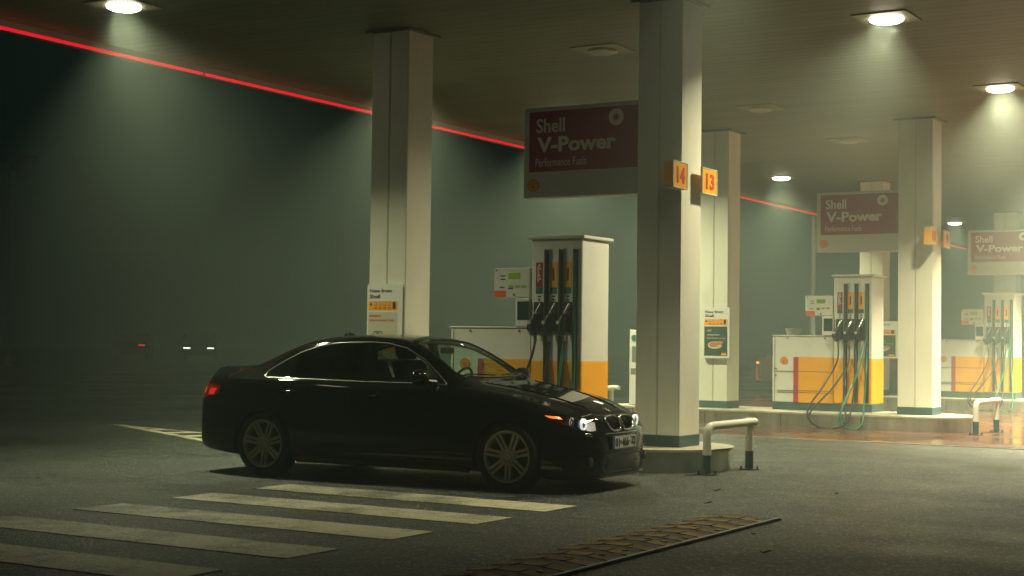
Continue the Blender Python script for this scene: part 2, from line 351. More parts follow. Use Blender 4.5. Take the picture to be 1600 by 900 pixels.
# ------------------------------------------------------------------ ground
bm = bmesh.new()
bmesh.ops.create_grid(bm, x_segments=8, y_segments=8, size=130); bmesh.ops.translate(bm, vec=(-20, 60, 0), verts=bm.verts)
tag(obj('ground', bm, M['asphalt']), kind='structure')
bm = bmesh.new(); box(bm, -14.2, 9, 19.05, 52, -.05, .004)
tag(obj('red_paving', bm, M['tiles']), kind='structure')
bm = bmesh.new(); box(bm, -14.2, 9, 19.02, 19.05, -.05, .012); tag(obj('paving_edge', bm, M['slab']), kind='structure')
bm = bmesh.new()
for y in (9.85, 8.91, 7.93, 6.93, 5.93, 4.93):
    n = 14
    box(bm, -8.22, -5.46, y-.26, y+.22, .001, .005)
tag(obj('crosswalk', bm, M['mark']), kind='structure')
bm = bmesh.new()
def quad(bm, pts, z0=.001, z1=.005): prism(bm, pts, FR_TOP, z0, z1)
T = Vector((-15.75, 15.35)); Q = Vector((-12.3, 13.5)); P2 = Vector((-12.6, 14.55)); N_ = Vector((.47, .88)).normalized()
quad(bm, [T, Q, Q+Vector((.0, .16)), T+Vector((.25, .02))])
quad(bm, [T, T+Vector((.25, -.12)), P2+Vector((0, -.12)), P2])
for k in range(5):
    t = .12+k*.19; a = T.lerp(Q, t); c = T.lerp(P2, min(1, t+.17)); w = Vector((.26, -.12))
    quad(bm, [a, a+w, c+w*.9, c], .0055, .008)
tag(obj('hatched_marking', bm, M['hatch']), kind='structure')

# ------------------------------------------------------------------ canopy
CE = 4.66
cn = thing('canopy', 'long flat station canopy with a planked ceiling and a red light line along its edge', 'canopy', (0, 0, 0))
obj('ceiling', B(-13.2, 5, 4.0, 62, CE, CE+.18), M['planks'], cn)
bm = bmesh.new(); box(bm, -13.42, -13.2, 4.0, 62, 4.575, 5.4, .01); box(bm, -13.2, 5, 62, 62.2, 4.575, 5.4); box(bm, -13.2, 5, 3.8, 4.0, 4.575, 5.4)
obj('fascia', bm, M['lampframe'], cn)
for y0, y1 in ((4.0, 14.28), (14.33, 25.0), (25.04, 43), (43.05, 62)):
    obj('light_strip', B(-13.2, -13.165, y0, y1, 4.545, 4.580, .008), M['led'], cn)
# ------------------------------------------------------------------ columns
def column(x0, x1, y0, label):
    t = thing('column', label, 'column', ((x0+x1)/2, y0+.24, .22), group='square canopy columns')
    w, d = (x1-x0)/2, .24; H = CE-.22
    bm = bmesh.new()
    box(bm, -w, -.004, -d, d, 0, H, .008); box(bm, .004, w, -d, d, 0, H, .008)
    obj('shaft', bm, M['white'], t)
    obj('seam', B(-.0042, .0042, -d+.0015, d-.0015, 0, H), M['joint'], t)
    obj('base_band', B(-w-.004, w+.004, -d-.004, d+.004, 0, .115, .004), M['teal'], t)
    obj('cap_trim', B(-w-.06, w+.06, -d-.06, d+.06, H-.024, H), M['trim'], t)
    return t
Y1, Y2, Y3, Y4 = 13.07, 21.87, 30.08, 38.4
column(-9.99, -9.50, Y1+.48, 'cream square column rising right behind the black car roof, with an app poster')
column(-6.70, -6.22, Y1+.48, 'large square column in front of the car nose, carrying numbers 14 and 13')
column(-9.93, -9.44, Y2+.5, 'cream square column directly right of the one numbered 14, with a dark food poster')
column(-6.74, -6.22, Y2+.6, 'cream square column carrying the numbers 10 and 9')
column(-9.99, -9.50, Y3+.55, 'hazy square column partly hidden between second pump and numbered column 10')
column(-9.25, -8.70, Y4+.6, 'faint distant column behind the farthest hanging sign at right edge')

# ------------------------------------------------------------------ islands
def island(x0, x1, y0, label, w=1.48):
    t = thing('fuel_island', label, 'kerb island', ((x0+x1)/2, y0+w/2, 0), group='raised pump islands')
    L_ = (x1-x0)/2; r = w/2
    def stad(g, n=22): 
        return [(L_-r+(r+g)*sin(pi*i/n), -(r+g)*cos(pi*i/n)) for i in range(n+1)] + [(-L_+r-(r+g)*sin(pi*i/n), (r+g)*cos(pi*i/n)) for i in range(n+1)]
    bm = bmesh.new(); prism(bm, stad(-.012), FR_TOP, 0, .195); obj('steel_skirt', bm, M['steel'], t, smooth=True, angle=40)
    bm = bmesh.new(); prism(bm, stad(0), FR_TOP, .195, .22); obj('top_slab', bm, M['slab'], t, smooth=True, angle=40)
    bm = bmesh.new()
    x = -L_+r
    while x < L_-r: box(bm, x, x+.012, -r-.002+.012, -r+.02, .004, .193); x += 1.25
    obj('joint', bm, M['seam'], t)
island(-10.4, -5.81, Y1, 'steel edged pump island with rounded end behind the black car')
island(-11.6, -5.60, Y2, 'long steel edged pump island standing on wet red paving')
island(-11.3, -5.50, Y3, 'hazy pump island behind the far bent guard rail')
island(-11.3, -5.50, Y4, 'farthest pump island, mostly hidden in the haze', 1.6)

# ------------------------------------------------------------------ fuel signs
def vsign(x0, x1, yf, z0, z1, label):
    t = thing('fuel_sign', label, 'sign', (0, 0, 0), group='maroon fuel advertising panels')
    t.location = ((x0+x1)/2, yf, z0); X = lambda x: x-(x0+x1)/2; Z = lambda z: z*(z1-z0)/.95
    fr = lambda a, b, d: (X(x0+a), -d, Z(b)); w = x1-x0; k = w/1.35
    obj('panel', B(-w/2, w/2, 0, .12, 0, z1-z0, .012), M['signwhite'], t)
    bm = bmesh.new(); prism(bm, rect(.07*k, w-.006, .275, .905), fr, .0005, .003); obj('sign_face', bm, M['maroon'], t)
    text_obj([('Shell', .155*k, .495*k, .68, .83)], 0, 0, 0, 0, fr, M['lettering'], t, bold=.018, d0=.0032, d1=.006)
    text_obj([('V-Power', .165*k, 1.09*k, .475, .635)], 0, 0, 0, 0, fr, M['lettering'], t, bold=.035, d0=.0032, d1=.006)
    text_obj([('Performance Fuels', .150*k, .75*k, .33, .415)], 0, 0, 0, 0, fr, M['lettering'], t, bold=-.004, d0=.0032, d1=.006)
    bm = bmesh.new(); prism(bm, circ(1.09*k, .795, .085, 28), fr, .0032, .006)
    st = []
    for i in range(24): rr = .055 if i % 2 else .022; st.append((1.09*k+rr*cos(2*pi*i/24+(.22 if i % 2 else 0)), .795+rr*sin(2*pi*i/24+(.22 if i % 2 else 0))))
    for f in prism(bm, st, fr, .0061, .008): f.material_index = 1
    obj('star_badge', bm, [M['lettering'], M['maroon']], t)
    pecten(t, .125*k, .135, .066, fr)
vsign(-8.045, -6.702, Y1+.52, 2.725, 3.672, 'dark maroon fuel sign hanging beside the column numbered 14')
vsign(-8.03, -6.742, Y2+.64, 2.67, 3.60, 'lighter maroon fuel sign hanging beside the column numbered 10')
vsign(-7.83, -6.48, Y3+.75, 2.69, 3.59, 'washed out pink fuel sign cut by the right edge of the photo')

# ------------------------------------------------------------------ number boxes
def numbox(x1, y0, y1, z0, z1, s, th, label):
    t = thing('number_sign', label, 'number sign', (x1, (y0+y1)/2, z0), group='yellow pump number signs')
    w = (y1-y0)/2; hh = z1-z0
    bm = bmesh.new(); prism(bm, rrect(-w, w, .012, hh-.012, .012), FR_RIGHT(0), -th, 0); obj('box', bm, M['yellow'], t)
    bm = bmesh.new()
    box(bm, -th-.003, .004, -w-.004, w+.004, 0, .012, .002); box(bm, -th-.003, .004, -w-.004, w+.004, hh-.012, hh, .002)
    box(bm, -.004, .004, -w-.004, -w+.012, .012, hh-.012); box(bm, -.004, .004, w-.012, w+.004, .012, hh-.012)
    obj('frame', bm, M['signwhite'], t)
    m_ = .56 if len(s) > 1 else .30
    text_obj([(s, -w*m_+.01, w*m_+.01, hh*.20, hh*.80)], 0, 0, 0, 0, FR_RIGHT(0), M['numred'], t, name='number', bold=.03, d1=.004)
numbox(-6.15, 13.215, 13.545, 2.738, 3.0, '14', .10, 'yellow box sign reading 14 on the near corner of the big column')
numbox(-6.135, 13.87, 14.23, 2.735, 3.0, '13', .022, 'yellow box sign reading 13 on the far side of the big column')
numbox(-6.15, Y2+.25, Y2+.58, 2.74, 3.0, '10', .10, 'hazy yellow box sign reading 10 on the column of second island')
numbox(-6.135, Y2+.92, Y2+1.25, 2.73, 2.99, '9', .022, 'hazy yellow box sign reading 9 right of the number 10')

# ------------------------------------------------------------------ posters
def poster(x0, x1, yf, z0, z1, kind, label):
    t = thing('poster', label, 'poster', ((x0+x1)/2, yf, z0), group='new product posters on columns')
    w = x1-x0; fr = lambda a, b, d: (a-w/2, -.055-d, b)
    bm = bmesh.new(); prism(bm, rrect(-w/2, w/2, 0, z1-z0, .03), FR_FRONT(0), 0, .055); obj('frame', bm, M['white2'], t, smooth=True, angle=30)
    k = w/.44; q = (z1-z0)/.82
    R = lambda a0, a1, b0, b1: rect(a0*k, a1*k, b0*q, b1*q)
    text_obj([('New from', .035*k, .33*k, .725*q, .765*q), ('Shell', .035*k, .175*k, .66*q, .703*q)], 0, 0, 0, 0, fr, M['ink'], t, bold=.02)
    bm = bmesh.new(); prism(bm, R(.02, .405, .53, .63), fr, .0005, .002); obj('icon_strip', bm, M['yellow'], t)
    bm = bmesh.new()
    for i in range(4):
        cx = (.115+i*.062)*k; prism(bm, circ(cx, .598*q, .02*k, 14), fr, .0021, .003); f = prism(bm, circ(cx, .598*q, .013*k, 12), fr, .0031, .004)
        for ff in f: ff.material_index = 1
        prism(bm, R(.098+i*.062, .134+i*.062, .545, .562), fr, .0021, .003)
    for f in prism(bm, [(.035*k, .585*q), (.075*k, .585*q), (.055*k, .618*q)], fr, .0021, .003): f.material_index = 2
    for f in prism(bm, R(.345, .385, .545, .62), fr, .0021, .003): f.material_index = 2
    obj('safety_icon', bm, [M['redink'], M['signwhite'], M['ink']], t)
    if kind == 'app':
        bm = bmesh.new(); prism(bm, R(.02, .405, .02, .51), fr, .0005, .002); obj('picture', bm, M['cream'], t)
        text_obj([('SHKARKO', .035*k, .19*k, .455*q, .48*q), ('APLIKACIONIN TONË', .035*k, .36*k, .408*q, .434*q)], 0, 0, 0, 0, fr, M['redink'], t, bold=.02, d0=.0021, d1=.004)
        bm = bmesh.new(); prism(bm, rrect(.09*k, .215*k, .03*q, .30*q, .02), fr, .0021, .003)
        for f in prism(bm, rrect(.10*k, .205*k, .04*q, .29*q, .016), fr, .0031, .004): f.material_index = 1
        prism(bm, R(.125, .18, .272, .285), fr, .0041, .005)
        prism(bm, circ(.15*k, .12*q, .03*k, 14), fr, .0041, .005)
        for f in prism(bm, circ(.15*k, .128*q, .027*k, 14), fr, .0051, .006): f.material_index = 1
        obj('phone_image', bm, [M['ink'], M['cream']], t)
        bm = bmesh.new(); prism(bm, [(.26*k, .15*q), (.28*k, .05*q), (.40*k, .09*q), (.375*k, .20*q)], fr, .0021, .003); obj('card_image', bm, M['yellow'], t)
    else:
        bm = bmesh.new(); prism(bm, R(.02, .405, .04, .51), fr, .0005, .002); obj('picture', bm, M['posterdark'], t)
        text_obj([('deli', .07*k, .14*k, .43*q, .465*q), ('SHIJONI', .07*k, .27*k, .355*q, .385*q), ('KAFENE TUAJ', .07*k, .37*k, .305*q, .33*q)], 0, 0, 0, 0, fr, M['cream'], t, bold=.02, d0=.0021, d1=.004)
        bm = bmesh.new(); prism(bm, circ(.20*k, .21*q, .12*k, 22, .06*q), fr, .0021, .003); obj('plate_image', bm, M['cream'], t)
        bm = bmesh.new(); prism(bm, circ(.19*k, .22*q, .08*k, 14, .04*q, .3), fr, .0031, .004); prism(bm, circ(.29*k, .25*q, .05*k, 12, .03*q), fr, .0041, .005); obj('food_image', bm, M['food'], t)
        bm = bmesh.new(); prism(bm, R(.31, .39, .05, .085), fr, .0021, .003); obj('price_tag', bm, M['yellow'], t)
poster(-9.968, -9.527, Y1+.478, 1.03, 1.847, 'app', 'framed poster with phone picture on column just above the car roof')
poster(-9.835, -9.385, Y2+.498, 1.01, 1.822, 'food', 'framed poster with green food picture on the second island column')
poster(-9.83, -9.16, Y3+.548, .99, 1.75, 'food', 'hazy food poster seen between second pump and the column numbered 10')

# ------------------------------------------------------------------ pumps
def pump(x0, yf, label, k=1.0, hoses='near'):
    t = thing('fuel_pump', label, 'fuel pump', (x0, yf, .22), group='yellow and white fuel pumps')
    fr = FR_FRONT(0); Z = lambda z: z-.22
    # cabinet and tower, x 0..1.6
    obj('base', B(.0, 1.605, .01, .60, 0, .12, .006), M['teal'], t)
    bm = bmesh.new(); box(bm, .0, 1.0, .004, .56, .12, Z(1.375), .01); obj('cabinet', bm, M['white2'], t)
    obj('cabinet_lid', B(-.012, 1.0, -.008, .575, Z(1.375), Z(1.39), .004), M['white2'], t)
    bm = bmesh.new(); box(bm, 1.0, 1.60, 0, .60, .12, Z(2.30), .022, seg=3); obj('tower', bm, M['white2'], t, smooth=True, angle=35)
    obj('tower_cap', B(.97, 1.635, -.03, .63, Z(2.30), Z(2.335), .006), M['white2'], t)
    bm = bmesh.new()
    box(bm, .43, 1.0, -.002, .1, .12, Z(1.05)); box(bm, 1.0, 1.6025, -.0035, .602, .121, Z(1.05), .023, seg=3)
    obj('yellow_panel', bm, M['yellow'], t)
    obj('red_stripe', B(.35, .43, -.004, .1, .12, Z(1.05)), M['red'], t)
    bm = bmesh.new()
    for z in (.60,): box(bm, .02, .98, -.0045, .05, Z(z)+.22, Z(z)+.226)
    box(bm, .08, .98, -.0045, .05, Z(.52), Z(.528)); box(bm, .08, .98, -.0045, .05, Z(.49), Z(.498)); box(bm, .035, .041, .0, .05, .12, Z(1.36)); box(bm, .99, .9965, -.0045, .05, .12, Z(1.05))
    obj('panel_gap', bm, M['seam'], t)
    bm = bmesh.new()
    for a, b in ((.25, Z(1.345)), (.86, Z(1.345)), (.06, Z(.86)), (.06, Z(.76))): prism(bm, circ(a, b, .012, 12), fr, -.003, .004)
    obj('lock', bm, M['dark'], t)
    pecten(t, .19, Z(.99), .06, fr)
    # display head
    bm = bmesh.new(); box(bm, .54, .985, .0, .13, Z(1.695), Z(2.01), .01); obj('display_head', bm, M['white2'], t)
    bm = bmesh.new(); prism(bm, rect(.72, .86, Z(1.89), Z(1.955)), fr, .0, .003)
    for a in (.72, .80, .88): prism(bm, rect(a, a+.055, Z(1.80), Z(1.825)), fr, .0, .003)
    obj('display', bm, M['lcd'], t)
    bm = bmesh.new(); prism(bm, rect(.545, .69, Z(1.70), Z(1.77)), fr, .0, .003); obj('sticker', bm, M['orangeink'], t)
    bm = bmesh.new()
    prism(bm, rect(.72, .775, Z(1.785), Z(1.797)), fr, .0, .003); prism(bm, circ(.79, Z(1.725), .013, 10), fr, 0, .003)
    for a, b in ((.62, 1.92), (.62, 1.885), (.61, 1.80)): prism(bm, rect(a, a+.06, Z(b), Z(b)+.010), fr, .0, .003)
    prism(bm, circ(.565, Z(1.985), .01, 10), fr, 0, .003)
    obj('button', bm, M['dark'], t)
    # payment terminal
    bm = bmesh.new(); box(bm, .82, .992, -.02, .14, Z(1.39), Z(1.69), .008); obj('payment_terminal', bm, M['white2'], t)
    f2 = FR_FRONT(-.02)
    bm = bmesh.new(); prism(bm, rect(.845, .985, Z(1.46), Z(1.655)), f2, 0, .003); obj('screen', bm, M['screen'], t)
    text_obj([('VISA', .89, .95, Z(1.59), Z(1.605))], 0, 0, 0, 0, f2, M['lettering'], t, d0=.0031, d1=.005) if False else None
    # tower front
    for i, (lx, sx) in enumerate(((1.055, 1.165), (1.225, 1.335), (1.395, 1.505))):
        bm = bmesh.new(); box(bm, sx, sx+.055, -.012, .02, Z(.36), Z(2.19)); 
        obj('hose_channel', bm, M['dark'], t)
        bm = bmesh.new(); box(bm, sx-.006, sx, -.02, .01, Z(.36), Z(2.20)); box(bm, sx+.055, sx+.061, -.02, .01, Z(.36), Z(2.20)); obj('channel_edge', bm, M['alu'], t)
        bm = bmesh.new(); prism(bm, rect(lx, lx+.08, Z(1.80), Z(2.06)), fr, .0005, .004); obj('grade_label', bm, M['maroon'] if i == 0 else M['yellow'], t, label='maroon fuel grade label' if i == 0 else None)
        bm = bmesh.new()
        if i == 0:
            for q in range(5): prism(bm, circ(lx+.04+.012*sin(q*2.1), Z(2.03-.035*q), .012, 8), fr, .0041, .005)
            prism(bm, rect(lx+.02, lx+.032, Z(1.86), Z(2.02)), fr, .0041, .005)
        else: prism(bm, rect(lx+.028, lx+.05, Z(1.87), Z(2.0)), fr, .0041, .005)
        obj('label_print', bm, M['lettering'] if i == 0 else M['hosebrown'], t)
        bm = bmesh.new(); prism(bm, rect(lx, lx+.08, Z(1.735), Z(1.797)), fr, .0005, .004); obj('octane_label', bm, M['blue'], t)
        bm = bmesh.new(); prism(bm, rect(lx+.025, lx+.06, Z(1.70), Z(1.715)), fr, .0005, .004); prism(bm, circ(lx+.04, Z(1.672), .012, 10), fr, 0, .006); obj('grade_button', bm, M['dark'], t)
        bm = bmesh.new(); box(bm, lx-.015, lx+.095, -.03, .02, Z(1.33), Z(1.65), .01); obj('nozzle_boot', bm, M['dark'], t)
        # nozzle: body, spout, badge
        n0 = Vector((lx+.0, -.07, Z(1.48)))
        bm = bmesh.new()
        tube(bm, smooth_path([(lx+.06, -.055, Z(1.53)), (lx+.02, -.075, Z(1.47)), (lx+.01, -.085, Z(1.38)), (lx+.04, -.08, Z(1.30))], 5), [.022]*3+[.034]*6+[.036]*3+[.026]*4, 10)
        tube(bm, smooth_path([(lx-.015, -.08, Z(1.47)), (lx-.045, -.085, Z(1.38)), (lx+.0, -.08, Z(1.30))], 5), .011, 8)
        nz = obj('nozzle', bm, M['dark'], t, smooth=True, angle=60)
        bm = bmesh.new(); tube(bm, smooth_path([(lx+.025, -.07, Z(1.50)), (lx+.05, -.06, Z(1.56)), (lx+.085, -.045, Z(1.63))], 4), .011, 8); obj('spout', bm, M['alu'], nz, smooth=True)
        bm = bmesh.new(); lathe(bm, [(.020, -.125), (.020, -.112)], 'y', (lx-.01, 0, Z(1.435)), 16); obj('badge', bm, M['cream'], nz)
        bm = bmesh.new(); tube(bm, [(lx+.04, -.08, Z(1.31)), (lx+.04, -.075, Z(1.24))], .02, 10); obj('swivel', bm, M['alu'] , nz, smooth=True)
        # hose: nozzle -> loop -> channel
        c = sx+.027; z1 = Z(1.24); xs = lx+.04
        if hoses == 'near':
            P = [[(xs, -.075, z1), (xs-.03, -.13, z1-.22), (xs-.22, -.22, .25), (xs-.30, -.26, .0), (xs-.12, -.28, -.10), (c-.02, -.18, .06), (c, -.05, .5), (c, -.03, 1.1), (c, -.025, Z(2.15))],
                 [(xs, -.075, z1), (xs, -.14, z1-.30), (xs-.01, -.2, .35), (xs+.03, -.24, .02), (c-.03, -.22, -.02), (c+.01, -.12, .2), (c, -.04, .6), (c, -.03, 1.1), (c, -.025, Z(2.15))],
                 [(xs, -.075, z1), (xs, -.15, z1-.3), (xs, -.22, .35), (xs+.02, -.26, .0), (c+.02, -.2, .0), (c+.02, -.1, .3), (c+.005, -.04, .8), (c, -.03, 1.2), (c, -.025, Z(2.15))]][i]
        else:
            G = -.205
            P = [[(xs, -.075, z1), (xs-.02, -.20, z1-.25), (xs-.24, -.62, .42), (xs-.47, -.86, .12), (xs-.50, -.92, -.06), (xs-.38, -.94, G+.02), (xs-.12, -.93, G), (xs+.08, -.90, -.10), (c-.02, -.80, .10), (c, -.42, .40), (c, -.06, .85), (c, -.03, 1.2), (c, -.025, Z(2.15))],
                 [(xs, -.075, z1), (xs-.02, -.20, z1-.3), (xs-.30, -.66, .36), (xs-.60, -.89, .06), (xs-.64, -.95, -.08), (xs-.50, -.97, G+.01), (xs-.28, -.97, G), (xs-.08, -.92, -.13), (xs-.0, -.80, .08), (c, -.30, .55), (c, -.04, .95), (c, -.03, 1.2), (c, -.025, Z(2.15))],
                 [(xs, -.075, z1), (xs-.05, -.25, z1-.4), (xs-.22, -.70, .25), (xs-.33, -.88, .02), (xs-.32, -.92, -.14), (xs-.22, -.94, G), (xs-.08, -.94, G), (xs-.0, -.90, -.10), (xs+.03, -.72, .15), (c, -.20, .6), (c, -.03, 1.0), (c, -.025, Z(2.15))]][i]
        if hoses != 'near': P = [(x_+.34*max(0, -y_-.08)/.87, y_, z_) for x_, y_, z_ in P]
        bm = bmesh.new(); tube(bm, smooth_path(P, 7), .0135, 8)
        hm = (M['hoseblack'], M['hosebrown'], M['hosegreen']) if hoses == 'near' else (M['hosebrown'], M['hosebrown'], M['hosegreen'])
        obj('hose', bm, hm[i], t, smooth=True, angle=80)
    if hoses != 'near':
        bm = bmesh.new(); tube(bm, smooth_path([(1.53, -.03, 1.9), (1.53, -.03, 1.2), (1.50, -.35, .6), (1.42, -.78, .15), (1.38, -.88, -.1), (1.36, -.93, -.205), (1.30, -1.0, -.205)], 8), .012, 8); obj('hose', bm, M['hosegreen'], t, smooth=True, angle=80)
    return t
pump(-8.965, Y1+.58, 'nearest fuel pump, standing just behind the car bonnet')
pump(-8.80, Y2+.80, 'middle fuel pump with hoses hanging down onto the red paving', hoses='far')
pump(-8.52, Y3+.85, 'farthest fuel pump, hazy, behind the column numbered 10', hoses='far')
# grey tub on the cabinet
bm = bmesh.new(); lathe(bm, [(.10, 0), (.125, .10), (.13, .105), (.12, .11)], 'z', (0, 0, 0), 20)
t = obj('tub', bm, M['tubgrey'], None, smooth=True); t.location = (-8.55, Y2+1.05, 1.39); tag(t, 'small grey tub standing on the cabinet of the middle pump', 'tub')

# ------------------------------------------------------------------ guard rails
def guard(x, y, s, label):
    t = thing('guard_rail', label, 'guard rail', (x, y, 0), group='bent pipe guard rails')
    z = .455
    up = bend_path([(0, 0, .17), (0, 0, z), (s*.09, .80, z+.012), (s*.11, .88, z+.012)], .10, 7)
    bm = bmesh.new(); tube(bm, up, .040, 14); tube(bm, bend_path([(s*.09, .83, .17), (s*.09, .83, z-.01)], .06, 6), .0395, 14)
    tube(bm, smooth_path([(s*.108, .87, z+.014), (s*.105, .92, z+.014), (s*.06, .96, z+.012), (s*.0, .96, z+.008)], 5), .040, 12)
    obj('rail', bm, M['white'], t, smooth=True, angle=50)
    for a, b in ((0, 0), (s*.09, .83)):
        bm = bmesh.new(); lathe(bm, [(.0415, 0.006), (.0415, .185)], 'z', (a, b, 0), 16); obj('leg_sleeve', bm, M['teal'], t, smooth=True)
        bm = bmesh.new(); lathe(bm, [(.10, 0), (.10, .010)], 'z', (a, b, 0), 20)
        for q in range(4): lathe(bm, [(.009, .01), (.009, .035)], 'z', (a+.08*cos(q*pi/2+.4), b+.08*sin(q*pi/2+.4), 0), 8)
        obj('foot_plate', bm, M['bolt'], t)
guard(-5.795, 13.26, 1, 'bent pipe guard rail at the rounded island end beside column 14')
guard(-5.42, Y2-.05, 1, 'bent pipe guard rail standing on wet red paving at the right')
guard(-11.75, Y2+.33, -1, 'guard rail mostly hidden between nearest pump and column 14')
# air and water post
t = thing('service_post', 'narrow service post peeking out left of the column numbered 14', 'service post', (-10.95, Y2+.55, .22))
obj('housing', B(-.25, .25, 0, .35, 0, 1.235, .012), M['white2'], t)
bm = bmesh.new(); prism(bm, rect(-.20, .20, .70, .96), FR_FRONT(0), .0, .004); prism(bm, rect(-.22, .2, .50, .60), FR_FRONT(0), .0, .004); obj('niche', bm, M['grey'], t)
bm = bmesh.new(); lathe(bm, [(.05, -.012), (.05, 0)], 'y', (-.16, 0, 1.10), 18); obj('gauge', bm, M['blue'], t)

# ------------------------------------------------------------------ ceiling lights
def ceiling_light(x, y, lit, label, power=1.0, tx=0, ty=0, spread=112):
    t = thing('ceiling_light', label, 'ceiling light', (x, y, CE), group='lit ceiling lights' if lit else 'unlit ceiling lights')
    bm = bmesh.new(); box(bm, -.29, .29, -.29, .29, -.012, -.002, .003); obj('frame', bm, M['lampframe'], t)
    bm = bmesh.new(); prof = [(.175, -.012), (.172, -.035), (.14, -.052), (.07, -.062), (.01, -.065)]
    lathe(bm, prof, 'z', (0, 0, 0), 24); obj('diffuser', bm, M['lamp'] if lit else M['lampoff'], t, smooth=True)
    if lit:
        ld = bpy.data.lights.new('lamp', 'AREA'); ld.shape = 'DISK'; ld.size = .30; ld.energy = LAMP_P*power; ld.color = (.95, .97, .60) if x < -9 else LAMP_COL; ld.spread = rad(spread)
        lo = bpy.data.objects.new('lamp', ld); C.objects.link(lo); lo.parent = t; lo.location = (0, 0, -.085); lo.rotation_euler = (rad(ty), rad(tx), 0)
A = 'lit ceiling light '
ceiling_light(-11.48, 11.24, True, A+'at the top left above the trunk of the car', 1.0, tx=-22, spread=98)
ceiling_light(-11.25, 15.87, True, A+'hidden behind the column with the app poster, above the red line', 1.5)
for y, l in ((20.4, 'over the left lane behind the nearest sign'), (24.8, 'over the left lane behind the big numbered column')): ceiling_light(-11.4, y, True, A+l, 2.2, tx=-10, spread=128)
ceiling_light(-11.2, 29.27, True, A+'seen low, right of the second column and above the red line', 1.5)
ceiling_light(-11.1, 35.6, True, A+'farther down the left lane, hidden behind the lighter maroon sign', 1.0)
ceiling_light(-10.98, 41.87, True, A+'farthest away, just above the number 9', 1.0)
ceiling_light(-4.75, 11.0, True, A+'above the car nose, outside the top of the photo', .34, spread=92)
ceiling_light(-11.4, 6.8, True, A+'outside the frame, over the left end of the crosswalk', .34, spread=66)
ceiling_light(-4.756, 15.42, True, A+'large, at the upper right of the big numbered column', 1.6, tx=17, spread=124)
ceiling_light(-4.727, 20.27, True, A+'at the right edge, above the column numbered 10', 3.4, tx=-8, spread=128)
for y, l in ((24.8, 'beyond the right edge, above the middle island'), (29.3, 'beyond the right edge, above the farthest pump'), (34, 'deep in the haze past the right edge')): ceiling_light(-4.7, y, True, A+l, 13, tx=-14, spread=124)
U = 'unlit square ceiling light '
ceiling_light(-8.18, 15.6, False, U+'above the nearest maroon sign')
ceiling_light(-8.16, 20.5, False, U+'just right of the big numbered column, near the ceiling')
ceiling_light(-8.15, 24.36, False, U+'above the lighter maroon sign')

# ------------------------------------------------------------------ speed hump
t = thing('speed_hump', 'worn black and ochre rubber speed hump on asphalt with a steel edge', 'speed hump', (-4.14, 8.1, 0))
bm = bmesh.new()
sec = [(-.26, 0), (-.26, .006), (-.16, .021), (0, .028), (.16, .021), (.235, .008), (.235, 0)]
prism(bm, sec, lambda a, b, d: (a, d, b), -2.6, 2.0); obj('hump', bm, M['bumpb'], t, smooth=True, angle=20)
def hz(x): return .028-.30*x*x
by, bo, bw = bmesh.new(), bmesh.new(), bmesh.new()
rnd = random.Random(3)
for k in range(18):
    y = -2.5+k*.25
    for j, (a, b) in enumerate(((-.235, -.09), (-.075, .07), (.085, .225))):
        yo = y+(.022 if j == 1 else 0)+rnd.uniform(-.004, .004); tgt = by if (k+j) % 2 else bo
        if yo+.12 > 1.95: continue
        q = []
        vs = [tgt.verts.new((x_, y_, hz(x_)+dz)) for dz in (-.008, .0035) for x_, y_ in ((a, yo), (b, yo), (b, yo+.115), (a, yo+.115))]
        for f in ((0, 3, 2, 1), (4, 5, 6, 7), (0, 1, 5, 4), (1, 2, 6, 5), (2, 3, 7, 6), (3, 0, 4, 7)): tgt.faces.new([vs[i] for i in f])
        if rnd.random() < .55:
            xx = rnd.uniform(a+.02, b-.05); box(bw, xx, xx+.04, yo+.10, yo+.114, hz(xx), hz(xx)+.008)
obj('ochre_tread', by, M['bumpy'], t); obj('orange_tread', bo, M['bumpo'], t); obj('reflector', bw, M['reflector'], t)
bm = bmesh.new()
for y0, y1 in ((-2.6, -1.2), (-1.19, .05), (.06, 1.2), (1.21, 2.05)): box(bm, .24, .262, y0, y1, 0, .022, .003)
obj('edge_rail', bm, M['galv'], t)
obj('end_strip', B(-.26, .262, 2.0, 2.09, 0, .010), M['bumpb'], t)

# ------------------------------------------------------------------ leaves on the asphalt
for (x, y, s, l) in ((-5.1, 11.9, .03, 'between the hump and the guard rail'), (-4.75, 10.9, .028, 'just beyond the far end of the hump'), (-3.75, 9.35, .035, 'right beside the steel edge of the hump'), (-3.35, 8.55, .03, 'right of the hump, nearest the camera'), (-4.2, 12.3, .03, 'on the open lane right of the guard rail')):
    bm = bmesh.new(); s *= .75; p = [(s*1.4*cos(a)*(1+.3*sin(3*a)), s*.7*sin(a)) for a in [2*pi*i/9 for i in range(9)]]
    prism(bm, p, lambda a, b, d: (a, b, d+.006*sin(a*60)), .001, .008); o = obj('leaf', bm, M['hosebrown']); o.location = (x, y, .003); o.rotation_euler = (0, 0, random.uniform(0, 3))
    tag(o, 'small dark leaf on the asphalt '+l, 'leaf', 'leaves on the asphalt')

